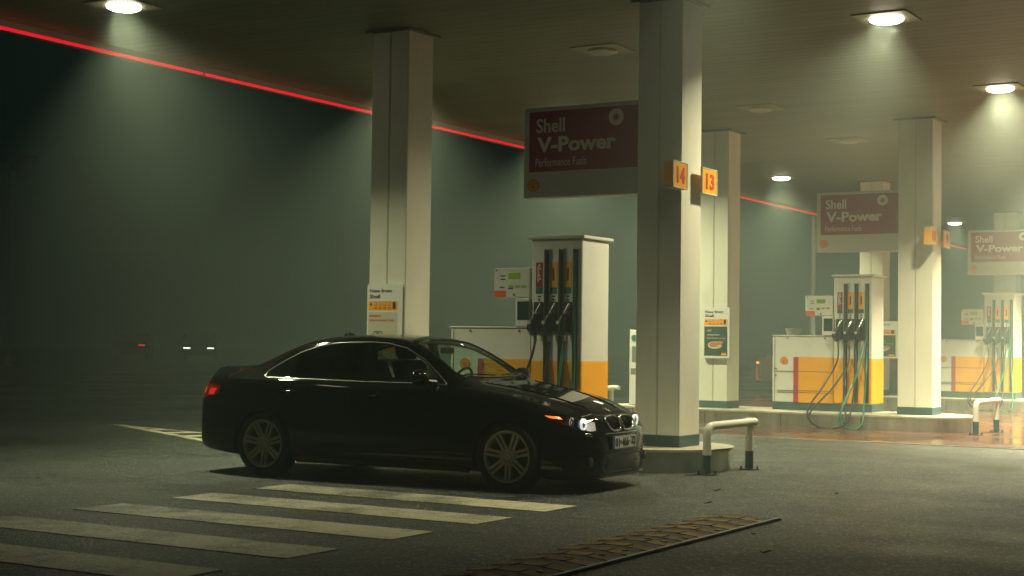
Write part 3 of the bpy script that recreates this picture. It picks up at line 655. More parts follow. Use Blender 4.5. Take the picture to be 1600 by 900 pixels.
# ------------------------------------------------------------------ poles
t = thing('street_lamp', 'tall dim street lamp standing in darkness at the left edge', 'street lamp', (-46.6, 40, 0))
bm = bmesh.new(); lathe(bm, [(.16, 0), (.16, .3), (.11, .32), (.07, 7.6)], 'z', (0, 0, 0), 14); obj('pole', bm, M['white2'], t, smooth=True)
bm = bmesh.new()
for s in (-1, 1): tube(bm, smooth_path([(0, 0, 7.5), (s*.15, 0, 7.85), (s*.9, 0, 8.0)], 5), .04, 8)
obj('arm', bm, M['galv'], t)
for s in (-1, 1):
    bm = bmesh.new(); box(bm, s*.9-.35, s*.9+.35, -.14, .14, 7.97, 8.08, .03); obj('lamp_head', bm, M['grey'], t)
t = thing('metal_pole', 'slim pale metal pole behind the middle fuel pump', 'pole', (-13.65, 38, 0))
bm = bmesh.new(); lathe(bm, [(.075, 0), (.06, 5.6)], 'z', (0, 0, 0), 14); obj('shaft', bm, M['white2'], t, smooth=True)
bm = bmesh.new(); lathe(bm, [(.16, 0), (.16, .02)], 'z', (0, 0, 0), 14); obj('foot_plate', bm, M['bolt'], t)

# ------------------------------------------------------------------ haze
hz_ = bpy.data.materials.new('haze'); hz_.use_nodes = True; nt = hz_.node_tree; nt.nodes.remove(nt.nodes['Principled BSDF'])
pv = nt.nodes.new('ShaderNodeVolumePrincipled'); pv.inputs['Color'].default_value = (.80, .96, .86, 1); pv.inputs['Density'].default_value = HAZE; pv.inputs['Anisotropy'].default_value = .1
nt.links.new(pv.outputs[0], nt.nodes['Material Output'].inputs['Volume'])
hb = obj('haze', B(-160, 120, -80, 200, -1, 14), hz_); tag(hb, kind='stuff')

# ------------------------------------------------------------------ black saloon car
def interp(tab, x):
    """monotone-ish cubic through (x, value) pairs"""
    n = len(tab)
    if x <= tab[0][0]: return tab[0][1]
    if x >= tab[-1][0]: return tab[-1][1]
    for i in range(n-1):
        if x <= tab[i+1][0]: break
    x0, y0 = tab[i]; x1, y1 = tab[i+1]; hh = x1-x0; d = (y1-y0)/hh
    def slope(j):
        if j <= 0 or j >= n-1: return d
        a = (tab[j][1]-tab[j-1][1])/(tab[j][0]-tab[j-1][0]); b = (tab[j+1][1]-tab[j][1])/(tab[j+1][0]-tab[j][0])
        return 0 if a*b <= 0 else 2*a*b/(a+b)
    m0, m1 = slope(i), slope(i+1); t = (x-x0)/hh
    return (2*t**3-3*t*t+1)*y0+(t**3-2*t*t+t)*hh*m0+(-2*t**3+3*t*t)*y1+(t**3-t*t)*hh*m1
ZT = [(0, .56), (.03, .70), (.07, .84), (.12, .955), (.175, 1.045), (.22, 1.070), (.32, 1.078), (.55, 1.088), (.70, 1.108), (.85, 1.175), (1.05, 1.275), (1.3, 1.365), (1.6, 1.408), (1.95, 1.421), (2.3, 1.408), (2.5, 1.375), (2.7, 1.29), (2.95, 1.145), (3.12, 1.04), (3.25, .990), (3.5, .950), (3.8, .895), (4.05, .832), (4.25, .765), (4.36, .718), (4.42, .680), (4.455, .63), (4.48, .55), (4.495, .46), (4.503, .38)]
ZB = [(0, .36), (.04, .29), (.12, .24), (.3, .215), (.7, .19), (3.9, .155), (4.15, .125), (4.36, .115), (4.45, .13), (4.485, .17), (4.503, .23)]
WM = [(0, .50), (.02, .60), (.06, .70), (.14, .785), (.3, .858), (.6, .898), (1.0, .908), (2.3, .893), (3.3, .903), (3.8, .902), (4.0, .885), (4.12, .865), (4.24, .82), (4.33, .76), (4.40, .68), (4.45, .57), (4.48, .46), (4.503, .30)]
ZS = [(0, .50), (.03, .62), (.07, .745), (.12, .84), (.25, .915), (.6, .945), (1.2, .945), (2.0, .925), (2.8, .905), (3.3, .885), (3.7, .835), (4.0, .765), (4.2, .695), (4.33, .64), (4.42, .58), (4.46, .52), (4.485, .43), (4.503, .30)]
DS = [(0, .05), (.2, .045), (1.0, .035), (3.2, .035), (3.8, .04), (4.2, .05), (4.52, .03)]       # shoulder inset
DB = [(0, .10), (.2, .10), (.7, .10), (1.2, .085), (3.0, .085), (3.3, .10), (3.8, .12), (4.2, .12), (4.52, .06)]       # belt inset
HB = [(0, .02), (.1, .06), (.3, .06), (.7, .04), (1.0, .035), (3.1, .03), (3.3, .035), (3.8, .035), (4.2, .03), (4.52, .01)]
YR = [(0, .40), (.06, .52), (.15, .60), (.5, .63), (.7, .635), (.9, .62), (1.1, .60), (1.4, .575), (1.9, .57), (2.3, .575), (2.5, .59), (2.7, .62), (2.95, .665), (3.12, .70), (3.3, .70), (3.7, .65), (4.05, .56), (4.25, .47), (4.37, .40), (4.45, .32), (4.503, .12)]
DR = [(0, .02), (.1, .012), (.5, .012), (.7, .02), (.9, .04), (1.2, .06), (1.6, .065), (2.2, .06), (2.5, .055), (2.8, .04), (3.1, .035), (3.3, .030), (3.8, .028), (4.2, .03), (4.4, .02), (4.52, .01)]
NS = 40
def section(x, inset=0):
    zt, zb, w, zs = (interp(q, x) for q in (ZT, ZB, WM, ZS)); ds, db, hb_, yr, dr = (interp(q, x) for q in (DS, DB, HB, YR, DR))
    zr = zt-dr; zbt = min(zs+hb_, zr-.004); zm = zb+(zs-zb)*.58
    yr = min(yr, w-db-.02)
    P = [(0, zb), (w*.55, zb), (w*.90, zb+.004), (w*.985, zb+.05), (w*1.0, zb+(zm-zb)*.45), (w, zm), (w-ds*.25, zs-(zs-zm)*.32), (w-ds, zs), (w-db, zbt), (yr+(w-db-yr)*.45, zbt+(zr-zbt)*.56), (yr, zr), (yr*.80, zt-dr*.36), (yr*.42, zt-dr*.07), (0, zt)]
    # catmull-rom through the points, evenly split
    V = [Vector(p) for p in P]; V = [Vector((-V[1].x, V[1].y))]+V+[Vector((-V[-2].x, V[-2].y))]
    cnt = [2, 2, 3, 2, 4, 4, 3, 2, 4, 4, 3, 3, 4]; out = []
    for i, c in enumerate(cnt):
        p0, p1, p2, p3 = V[i:i+4]
        d1 = max((p1-p0).length, 1e-4)**.5; d2 = max((p2-p1).length, 1e-4)**.5; d3 = max((p3-p2).length, 1e-4)**.5
        m1 = ((p1-p0)/d1-(p2-p0)/(d1+d2)+(p2-p1)/d2)*d2; m2 = ((p2-p1)/d2-(p3-p1)/(d2+d3)+(p3-p2)/d3)*d2
        for k in range(c):
            t = k/c; out.append((2*t**3-3*t*t+1)*p1+(t**3-2*t*t+t)*m1+(-2*t**3+3*t*t)*p2+(t**3-t*t)*m2)
    out.append(V[-2]); return out
XS = sorted(set([0, .01, .02, .035, .05, .07, .09, .11, .14, .18]+[round(.22+.065*i, 3) for i in range(59)]+[4.05, 4.10, 4.15, 4.20, 4.25, 4.29, 4.33, 4.365, 4.395, 4.42, 4.44, 4.455, 4.468, 4.48, 4.488, 4.496, 4.503]))
XS = [x for x in XS if x <= 4.503]
XS = [x for i, x in enumerate(XS) if i == 0 or x-XS[i-1] > .006]
def hull():
    bm = bmesh.new(); rings = []
    for x in XS:
        sec = section(x)
        rings.append([bm.verts.new((x, -p.x, p.y)) for p in sec]+[bm.verts.new((x, p.x, p.y)) for p in sec[-2:0:-1]])
    n = len(rings[0])
    for a, b in zip(rings, rings[1:]):
        for k in range(n): bm.faces.new((a[k], a[(k+1) % n], b[(k+1) % n], b[k]))
    bm.faces.new(rings[0]); bm.faces.new(rings[-1][::-1])
    bmesh.ops.recalc_face_normals(bm, faces=bm.faces); bm.normal_update(); return bm
H0 = hull(); TREE = BVHTree.FromBMesh(H0)
def shell(o_out, o_in):
    bm = bmesh.new(); base = H0
    vs = {}
    for sgn, off in ((1, o_out), (-1, o_in)):
        mp = {v: bm.verts.new(v.co-v.normal*off) for v in base.verts}
        for f in base.faces:
            l = [mp[v] for v in f.verts]; bm.faces.new(l if sgn > 0 else l[::-1])
    me = bpy.data.meshes.new('shell'); bm.to_mesh(me); bm.free(); return me
def hit(o, d):
    r = TREE.ray_cast(Vector(o), Vector(d)); return r[0], r[1]
def on_side(x, z, s=-1, off=.002):
    p, n = hit((x, s*2, z), (0, -s, 0)); return p+n*off if p else Vector((x, s*.9, z))
def on_front(y, z, off=.002):
    p, n = hit((6, y, z), (-1, 0, 0)); return p+n*off if p else Vector((4.5, y, z))
def on_rear(y, z, off=.002):
    p, n = hit((-1, y, z), (1, 0, 0)); return p+n*off if p else Vector((0, y, z))
def on_top(x, y, off=.002):
    p, n = hit((x, y, 3), (0, 0, -1)); return p+n*off if p else Vector((x, y, 1))
def dense(pts, step=.03, closed=True):
    out = []; n = len(pts)
    for i in range(n if closed else n-1):
        a = Vector(pts[i]); b = Vector(pts[(i+1) % n]); k = max(1, int((b-a).length/step))
        out += [tuple(a.lerp(b, j/k)) for j in range(k)]
    if not closed: out.append(tuple(pts[-1]))
    return out
def round_poly(pts, r=.03, n=4):
    out = []; P = [Vector(p) for p in pts]
    for i in range(len(P)):
        a = (P[i-1]-P[i]); b = (P[(i+1) % len(P)]-P[i]); ra = min(r, a.length*.45); rb = min(r, b.length*.45)
        s = P[i]+a.normalized()*ra; e = P[i]+b.normalized()*rb
        for k in range(n+1): t = k/n; out.append(tuple(s*(1-t)**2+P[i]*2*t*(1-t)+e*t*t))
    return out
CX, CY = -10.34, 11.885
car = thing('parked_car', 'glossy black saloon car parked across the crosswalk end with lit headlight ring and amber light', 'car', (-7.80, 11.38, 0), rad(2.4))
car.scale = (.905, .905, .905)
def cobj(name, bm, m, parent=None, **k):
    """car-space part: x measured from the rear bumper"""
    me = bm
    if isinstance(bm, bmesh.types.BMesh): bmesh.ops.translate(bm, vec=(-2.26, 0, 0), verts=bm.verts)
    else: me.transform(Matrix.Translation((-2.26, 0, 0)))
    return obj(name, bm, m, parent or car, **k)
AX = (.985, 3.745); WR = .322
# openings in side view
W_FRONT = round_poly([(3.03, .957), (2.74, 1.165), (2.50, 1.275), (2.25, 1.318), (2.085, 1.325), (2.085, .965)], .04)
W_REAR = round_poly([(1.995, .968), (1.995, 1.325), (1.70, 1.315), (1.45, 1.275), (1.30, 1.228), (1.24, .975)], .03)
W_QUART = round_poly([(1.205, .978), (1.265, 1.212), (1.10, 1.125), (.965, 1.035), (.955, .995), (.985, .982)], .02)
WSCREEN = round_poly([(3.105, .56), (3.165, .30), (3.175, 0), (3.165, -.30), (3.105, -.56), (3.06, -.625), (2.56, -.505), (2.515, -.25), (2.505, 0), (2.515, .25), (2.56, .505), (3.06, .625)], .03)
RSCREEN = round_poly([(.775, 0), (.785, .30), (.83, .545), (1.22, .505), (1.29, .25), (1.295, 0), (1.29, -.25), (1.22, -.505), (.83, -.545), (.785, -.30)], .03)
D_F = round_poly([(2.042, .27), (2.042, 1.352), (2.30, 1.345), (2.54, 1.300), (2.80, 1.175), (3.10, .955), (3.16, .87), (3.17, .60), (3.10, .27)], .05)
D_R = round_poly([(2.032, .27), (2.032, 1.352), (1.70, 1.342), (1.42, 1.298), (1.20, 1.215), (.96, 1.07), (.925, .99), (1.00, .86), (1.25, .70), (1.39, .50), (1.42, .27)], .05)
HOODP = round_poly([(3.235, -.655), (3.26, 0), (3.235, .655), (3.8, .60), (4.10, .50), (4.30, .335), (4.375, .15), (4.375, -.15), (4.30, -.335), (4.10, -.50), (3.8, -.60)], .05)
BOOTP = round_poly([(.115, -.60), (.10, 0), (.115, .60), (.66, .60), (.70, 0), (.66, -.60)], .04)
HL = round_poly([(.415, .566), (.375, .664), (.50, .682), (.70, .705), (.872, .728), (.80, .640), (.70, .578), (.55, .562)], .02)     # headlight, front view (y, z)
TL = round_poly([(.40, .80), (.42, .90), (.60, .91), (.86, .90), (.88, .80), (.80, .75), (.62, .755)], .02)      # tail lamp, rear view
def grow(pts, g):
    c = bmesh.new(); n = len(pts); P = [Vector(p) for p in pts]; area = sum(P[i].x*P[(i+1) % n].y-P[(i+1) % n].x*P[i].y for i in range(n)); s = 1 if area > 0 else -1; out = []
    for i in range(n):
        t = (P[(i+1) % n]-P[i-1]).normalized(); out.append((P[i].x+t.y*g*s, P[i].y-t.x*g*s))
    c.free(); return out
SH = shell(0, .016)
def sidep(pts, s): return pmesh(pts, lambda a, b, d: (a, d*s, b), .38, 1.2)
arch = []
for ax in AX:
    for s in (-1, 1): arch.append(pmesh(circ(ax, WR+.01, .355, 40), (lambda s: lambda a, b, d: (a, d*s, b))(s), .58, 1.2))
SCR_FR = FR_TOP
cuts = [('DIFFERENCE', a) for a in arch]
for s in (-1, 1):
    cuts += [('DIFFERENCE', sidep(grow(D_F, .0025), s)), ('DIFFERENCE', sidep(grow(D_R, .0025), s)), ('DIFFERENCE', sidep(W_QUART, s))]
    cuts += [('DIFFERENCE', pmesh(HL, (lambda s: lambda a, b, d: (d, a*s, b))(s), 3.85, 4.7)), ('DIFFERENCE', pmesh(TL, (lambda s: lambda a, b, d: (d, a*s, b))(s), -.3, .42))]
cuts += [('DIFFERENCE', pmesh(WSCREEN, FR_TOP, .90, 1.6)), ('DIFFERENCE', pmesh(RSCREEN, FR_TOP, .95, 1.6)), ('DIFFERENCE', pmesh(grow(HOODP, .003), FR_TOP, .55, 1.2)), ('DIFFERENCE', pmesh(grow(BOOTP, .003), FR_TOP, .9, 1.3))]
body = cobj('body', evaluate(SH.copy(), cuts), M['paint'], smooth=True, angle=32)
cobj('bonnet', evaluate(SH.copy(), [('INTERSECT', pmesh(HOODP, FR_TOP, .55, 1.2))]), M['paint'], smooth=True, angle=32)
cobj('boot_lid', evaluate(SH.copy(), [('INTERSECT', pmesh(BOOTP, FR_TOP, .9, 1.3))]), M['paint'], smooth=True, angle=32)
GL = shell(.004, .0085)
for s in (-1, 1):
    for D_, W_, hx in ((D_F, W_FRONT, 2.25), (D_R, W_REAR, 1.20)):
        d = cobj('door', evaluate(SH.copy(), [('INTERSECT', sidep(D_, s)), ('DIFFERENCE', sidep(W_, s))]), M['paint'], smooth=True, angle=32)
        g = cobj('window', evaluate(GL.copy(), [('INTERSECT', sidep(grow(W_, .002), s))]), M['glass'] if hx > 2 else M['tint'], d, smooth=True)
        hz0 = .822 if hx > 2 else .838
        bm = bmesh.new(); c0 = [on_side(hx+q*.2, hz0+q*.004-.0, s, off) for q, off in ((0, .004), (.10, .030), (.5, .036), (.9, .030), (1, .004))]
        tube(bm, smooth_path(c0, 4), .013, 8); cobj('handle', bm, M['paint'], d, smooth=True, angle=60)
        bm = bmesh.new(); cen = on_side(hx+.1, hz0, s, .001); lathe(bm, [(.055, -.003), (.05, .001)], 'y', (cen.x, cen.y, cen.z), 18); cobj('handle_recess', bm, M['blacktrim'], d)
    cobj('quarter_window', evaluate(GL.copy(), [('INTERSECT', sidep(grow(W_QUART, .002), s))]), M['tint'], smooth=True)
    # chrome line around the side windows
    dlo = [(3.045, .950), (2.6, .957), (2.1, .958), (1.6, .965), (1.2, .972), (.985, .974), (.945, .988), (.955, 1.04), (1.10, 1.135), (1.27, 1.225), (1.45, 1.287), (1.70, 1.327), (2.08, 1.338), (2.27, 1.33), (2.50, 1.287), (2.74, 1.178), (3.045, .958)]
    pts = [on_side(a, b, s, .004) for a, b in dense(dlo, .05)]
    bm = bmesh.new(); tube(bm, pts, .005, 6, closed=True); cobj('window_trim', bm, M['blacktrim'] if False else M['alu'], smooth=True, angle=80)
    bm = bmesh.new(); tube(bm, [on_side(x, interp([(.2, .66), (3.2, .64)], x)-.01, s, -.002) for x in [1.45+.1*i for i in range(17)]], .004, 6)
    cobj('door_crease', bm, M['paint'], smooth=True)
    # mirror
    bm = bmesh.new()
    bmesh.ops.create_icosphere(bm, subdivisions=3, radius=1); bmesh.ops.scale(bm, vec=(.085, .125, .078), verts=bm.verts)
    for v in bm.verts:
        if v.co.x < -.02: v.co.x = -.02-(abs(v.co.x)-.02)*.3
    bmesh.ops.translate(bm, vec=(2.88, s*1.0, 1.02), verts=bm.verts); mr_ = cobj('mirror', bm, M['paint'], smooth=True, angle=60)
    bm = bmesh.new(); tube(bm, [(2.92, s*.80, .965), (2.91, s*.90, .978), (2.89, s*.96, .995)], [.035, .028, .026], 10); cobj('mirror_arm', bm, M['blacktrim'], mr_, smooth=True)
    bm = bmesh.new(); prism(bm, circ(s*1.0, 1.015, .088, 20, .052), lambda a, b, d: (2.855-d, a, b), 0, .003); cobj('mirror_glass', bm, M['chrome'], mr_)
cobj('windscreen', evaluate(GL.copy(), [('INTERSECT', pmesh(grow(WSCREEN, .003), FR_TOP, .90, 1.6))]), M['glass'], smooth=True)
cobj('rear_window', evaluate(GL.copy(), [('INTERSECT', pmesh(grow(RSCREEN, .003), FR_TOP, .95, 1.6))]), M['tint'], smooth=True)
bm = bmesh.new(); tube(bm, [on_top(x, y, .001) for x, y in dense(grow(WSCREEN, .003), .04)], .006, 6, closed=True); cobj('windscreen_seal', bm, M['blacktrim'], smooth=True)
for s in (-1, 1):
    bm = bmesh.new(); tube(bm, [on_top(3.15-.05*abs(q), s*(.05+.5*q) if s < 0 else .08+.5*q, .010) for q in (0, .25, .5, .75, 1)], .007, 6); cobj('wiper', bm, M['blacktrim'], smooth=True)
# lamps
for s in (-1, 1):
    frF = (lambda s: lambda a, b, d: (d, a*s, b))(s)
    cobj('headlight', evaluate(GL.copy(), [('INTERSECT', pmesh(grow(HL, .002), frF, 3.85, 4.7))]), M['lens'], smooth=True)
    head = C.objects[-1]
    # bucket behind the lens follows the hull 6 cm deeper
    hp = dense(HL, .025); bm = bmesh.new()
    fro = [bm.verts.new(on_front(a*s, b, -.012)) for a, b in hp]; bak = []
    for a, b in hp:
        p = on_front(a*s, b, -.010); p = p+Vector((-.085, -s*.035, 0)); bak.append(bm.verts.new(p))
    n = len(fro)
    for i in range(n): bm.faces.new((fro[i], fro[(i+1) % n], bak[(i+1) % n], bak[i]))
    bm.faces.new(bak)
    cobj('bucket', bm, M['dark'], head)
    def ring_at(y, z, r, m, name, lit_in=None, depth=.035):
        p = on_front(y*s, z, 0); p = p+Vector((-depth, 0, 0)); bm = bmesh.new()
        lathe(bm, [(r, -.012), (r, .012), (r*.86, .012), (r*.86, -.012)], 'x', (p.x, p.y, p.z), 28, close=True); cobj(name, bm, m, head, smooth=True, angle=50)
        bm = bmesh.new(); lathe(bm, [(r*.78, -.035), (r*.74, .0), (r*.55, .010), (r*.25, .014), (.002, .015)], 'x', (p.x-.004, p.y, p.z), 24)
        cobj('projector', bm, lit_in or M['chrome'], head, smooth=True)
    ring_at(.705, .643, .046, M['chrome'], 'lamp_ring')
    ring_at(.572, .624, .052, M['halo'], 'lit_ring', M['proj'])
    # bright reflector field inboard of the lit ring
    bm = bmesh.new(); q = [(.430, .576), (.395, .658), (.48, .670), (.565, .678), (.565, .572), (.50, .571)]
    vs = [bm.verts.new(on_front(a*s, b, -.030)+Vector((-.004, 0, 0))) for a, b in q]; bm.faces.new(vs); bmesh.ops.solidify(bm, geom=bm.faces[:], thickness=.004); cobj('lit_reflector', bm, M['lit'], head)
    bm = bmesh.new(); q = dense([(.76, .680), (.755, .704), (.835, .713), (.825, .688)], .03)
    vs = [bm.verts.new(on_front(a*s, b, -.014)) for a, b in q]; bm.faces.new(vs); bmesh.ops.solidify(bm, geom=bm.faces[:], thickness=.004); cobj('indicator', bm, M['amber'], head)
    bm = bmesh.new(); q = dense([(.72, .600), (.725, .660), (.805, .660), (.765, .620)], .03)
    vs = [bm.verts.new(on_front(a*s, b, -.016)) for a, b in q]; bm.faces.new(vs); bmesh.ops.solidify(bm, geom=bm.faces[:], thickness=.004); cobj('side_reflector', bm, M['taildim'], head)
    # tail lamp
    tl = cobj('tail_lamp', evaluate(GL.copy(), [('INTERSECT', pmesh(grow(TL, .002), frF, -.3, .42))]), M['taildim'], smooth=True)
    bm = bmesh.new(); q = dense([(.66, .80), (.66, .86), (.80, .86), (.80, .80)], .03)
    vs = [bm.verts.new(on_rear(a*s, b, .001)) for a, b in q]; bm.faces.new(vs); bmesh.ops.solidify(bm, geom=bm.faces[:], thickness=.004); cobj('brake_light', bm, M['tail'], tl)
    bm = bmesh.new(); q = dense([(.835, .79), (.835, .855), (.86, .855), (.86, .79)], .03)
    vs = [bm.verts.new(on_rear(a*s, b, .002)) for a, b in q]; bm.faces.new(vs); bmesh.ops.solidify(bm, geom=bm.faces[:], thickness=.004); cobj('side_light', bm, M['tail'], tl)
    # headlight washer cap and lower corner trim
    bm = bmesh.new(); tube(bm, [on_front(a*s, b, .003) for a, b in dense([(.56, .515), (.63, .523), (.64, .545), (.575, .538)], .02)], .004, 6, closed=True); cobj('washer_cap', bm, M['alu'], smooth=True)
    bm = bmesh.new(); q = dense(round_poly([(.47, .21), (.47, .35), (.60, .38), (.74, .35), (.72, .25), (.62, .20)], .03), .03)
    lo = [bm.verts.new(on_front(a*s, b, .003)) for a, b in q]; bm.faces.new(lo); cobj('side_intake', bm, M['blacktrim'])
    bm = bmesh.new(); tube(bm, [on_front(a*s, b, .006) for a, b in dense([(.46, .370), (.60, .393), (.72, .375)], .03, False)], .008, 8); cobj('bumper_blade', bm, M['paint'], smooth=True)
    bm = bmesh.new(); lathe(bm, [(.045, 0), (.045, .02), (.03, .024), (.002, .024)], 'x', tuple(on_front(.60*s, .29, -.004)), 20); cobj('fog_lamp', bm, M['blacktrim'], smooth=True, angle=40)
    # kidney grille
    kp = round_poly([(.026, .560), (.026, .668), (.10, .682), (.265, .675), (.300, .640), (.25, .572), (.15, .550)], .035)
    bm = bmesh.new(); tube(bm, [on_front(a*s, b, .010) for a, b in dense(kp, .02)], .0105, 8, closed=True); kg = cobj('grille_surround', bm, M['chrome'], smooth=True, angle=80)
    bm = bmesh.new(); q = dense(kp, .02); lo = [bm.verts.new(on_front(a*s, b, .004)) for a, b in q]; bm.faces.new(lo); cobj('grille_mesh', bm, M['blacktrim'], kg)
    bm = bmesh.new()
    for i in range(9):
        y = .055+.025*i; zt_ = .668-.02*max(0, (i-6)/3); zb_ = .565+max(0, i-5)*.009
        tube(bm, [on_front(y*s, zb_, .008), on_front(y*s, (zb_+zt_)/2, .009), on_front(y*s, zt_, .008)], .0035, 6)
    cobj('grille_slat', bm, M['blacktrim'], kg)
    bm = bmesh.new(); tube(bm, smooth_path([on_top(3.30, s*.50, .0), on_top(3.7, s*.43, .002), on_top(4.05, s*.36, .003), on_top(4.28, s*.30, .001)], 6), .006, 6); cobj('bonnet_crease', bm, M['paint'], smooth=True)
# lower intake, bumper lips
bm = bmesh.new(); q = dense(round_poly([(-.44, .22), (-.40, .345), (.40, .345), (.44, .22), (.38, .175), (-.38, .175)], .03), .03)
bm.faces.new([bm.verts.new(on_front(a, b, .003)) for a, b in q]); cobj('lower_intake', bm, M['blacktrim'])
for z, y_, r in ((.365, .44, .009), (.150, .58, .012)):
    bm = bmesh.new(); tube(bm, [on_front(-y_+2*y_*i/30, z+.0*i, .006) for i in range(31)], r, 8); cobj('bumper_lip', bm, M['paint'], smooth=True)
bm = bmesh.new(); tube(bm, [on_front(-.34+.68*i/20, .530, .006) for i in range(21)], .007, 8); cobj('bumper_edge', bm, M['alu'], smooth=True)
# number plate
px_ = on_front(0, .45, 0).x+.018
frP = lambda a, b, d: (px_+d, a, b)
bm = bmesh.new(); prism(bm, rrect(-.27, .27, .388, .510, .012), frP, -.022, -.002); pb = cobj('number_plate', bm, M['blacktrim'])
bm = bmesh.new(); prism(bm, rrect(-.258, .258, .393, .505, .008), frP, -.001, .002)
for f in prism(bm, rect(-.258, -.218, .3935, .5045), frP, .0021, .003): f.material_index = 1
cobj('plate_face', bm, [M['plate'], M['plateblue']], pb)
bm = bmesh.new()
for s_, a0, a1 in (('01', -.205, -.115), ('466', -.06, .085), ('ZJ', .135, .235)): add_text(bm, s_, a0, a1, .409, .490, frP, .0031, .005, .03)
prism(bm, circ(-.088, .450, .016, 8), frP, .0031, .005); prism(bm, rect(.097, .122, .445, .456), frP, .0031, .005)
cobj('plate_number', bm, M['ink'], pb)
# round bonnet badge
p, n_ = hit((4.33, 0, 3), (0, 0, -1)); n_ = n_.normalized(); ux = Vector((0, 1, 0)); uy = n_.cross(ux)
frB = lambda a, b, d: tuple(p+ux*a+uy*b+n_*d)
bm = bmesh.new(); prism(bm, circ(0, 0, .041, 24), frB, -.002, .004)
for f in prism(bm, circ(0, 0, .036, 24), frB, .0041, .005): f.material_index = 1
for k_ in range(4):
    a0 = k_*pi/2
    for f in prism(bm, [(0, 0)]+[(.022*cos(a0+pi/2*i/6), .022*sin(a0+pi/2*i/6)) for i in range(7)], frB, .0051, .006): f.material_index = 2 if k_ % 2 else 3
cobj('badge', bm, [M['chrome'], M['ink'], M['signwhite'], M['plateblue']])
# shark antenna, spoiler lip
bm = bmesh.new()
bmesh.ops.create_icosphere(bm, subdivisions=2, radius=1); bmesh.ops.scale(bm, vec=(.085, .028, .045), verts=bm.verts)
for v in bm.verts: v.co.x -= v.co.z*.6
z_ = on_top(1.42, 0, 0).z; bmesh.ops.translate(bm, vec=(1.42, 0, z_), verts=bm.verts); cobj('antenna', bm, M['paint'], smooth=True, angle=80)
bm = bmesh.new(); rows = []
for i in range(25):
    y = -.60+1.2*i/24; e = 1-abs(y/.60)**6; a = on_top(.30, y, 0); b = on_top(.12, y, 0)
    rows.append([bm.verts.new(c) for c in ((a.x, y, a.z-.004), (a.x-.02, y, a.z+.002), (.13, y, b.z+.020*e), (.085, y, b.z+.028*e), (.08, y, b.z+.012*e), (.12, y, b.z-.006))])
for r_a, r_b in zip(rows, rows[1:]):
    for k_ in range(6): bm.faces.new((r_a[k_], r_a[(k_+1) % 6], r_b[(k_+1) % 6], r_b[k_]))
bm.faces.new(rows[0]); bm.faces.new(rows[-1][::-1]); bmesh.ops.recalc_face_normals(bm, faces=bm.faces); cobj('boot_spoiler', bm, M['paint'], smooth=True, angle=40)
# side skirts and underbody
for s in (-1, 1):
    bm = bmesh.new(); tube(bm, [on_side(1.40+1.95*i/14, .215, s, -.01)-Vector((0, 0, .03)) for i in range(15)], .030, 8); cobj('side_skirt', bm, M['paint'], smooth=True)
bm = bmesh.new(); box(bm, .45, 4.2, -.60, .60, .15, .60, .05); cobj('floor_pan', bm, M['carint'])
# interior
for s in (-1, 1):
    bm = bmesh.new(); box(bm, 2.02, 2.52, s*.36-.24, s*.36+.24, .52, .66, .05, seg=3); st_ = cobj('seat', bm, M['carint'], smooth=True)
    bm = bmesh.new(); prism(bm, rrect(s*.36-.24, s*.36+.24, 0, .62, .09), lambda a, b, d: (2.08-b*.32+d, a, .60+b*.9), -.06, .06); cobj('seat_back', bm, M['carint'], st_)
    bm = bmesh.new(); prism(bm, rrect(s*.36-.13, s*.36+.13, 0, .19, .06), lambda a, b, d: (1.875-b*.2+d, a, 1.165+b), -.045, .045); cobj('headrest', bm, M['carint'], st_)
bm = bmesh.new(); prism(bm, rrect(-.62, .62, .0, .55, .08), lambda a, b, d: (1.25-b*.35+d, a, .48+b), -.07, .07); box(bm, 1.25, 1.75, -.62, .62, .42, .56, .04); rs = cobj('rear_bench', bm, M['carint'])
for s in (-1, 0, 1):
    bm = bmesh.new(); prism(bm, rrect(s*.38-.12, s*.38+.12, 0, .13, .04), lambda a, b, d: (1.02-b*.2+d, a, 1.03+b), -.04, .04); cobj('headrest', bm, M['carint'], rs)
bm = bmesh.new(); prism(bm, [(2.62, .78), (2.66, .90), (2.80, .935), (3.12, .935), (3.15, .60), (2.80, .60)], lambda a, b, d: (a, d, b), -.74, .74); cobj('dashboard', bm, M['carint'])
bm = bmesh.new(); c0 = Vector((2.52, .36, .92)); ring = [c0+Vector((.075*sin(a), .185*cos(a), .17*sin(a))) for a in [2*pi*i/30 for i in range(30)]]
tube(bm, ring, .014, 8, closed=True); 
for a in (0, pi, -pi/2): tube(bm, [c0, c0+Vector((.07*sin(a), .18*cos(a), .16*sin(a)))], .015, 6)
tube(bm, [c0, c0+Vector((.25, 0, -.1))], .03, 8); cobj('steering_wheel', bm, M['carint'], smooth=True, angle=80)
bm = bmesh.new(); box(bm, 2.56, 2.59, -.12, .12, 1.235, 1.295, .012); cobj('rear_view_mirror', bm, M['blacktrim'])
bm = bmesh.new(); tube(bm, smooth_path([on_side(2.03, 1.25, -1, -.06), Vector((1.98, -.66, 1.0)), Vector((2.03, -.56, .70))], 5), .018, 6); cobj('seat_belt', bm, M['carint'])
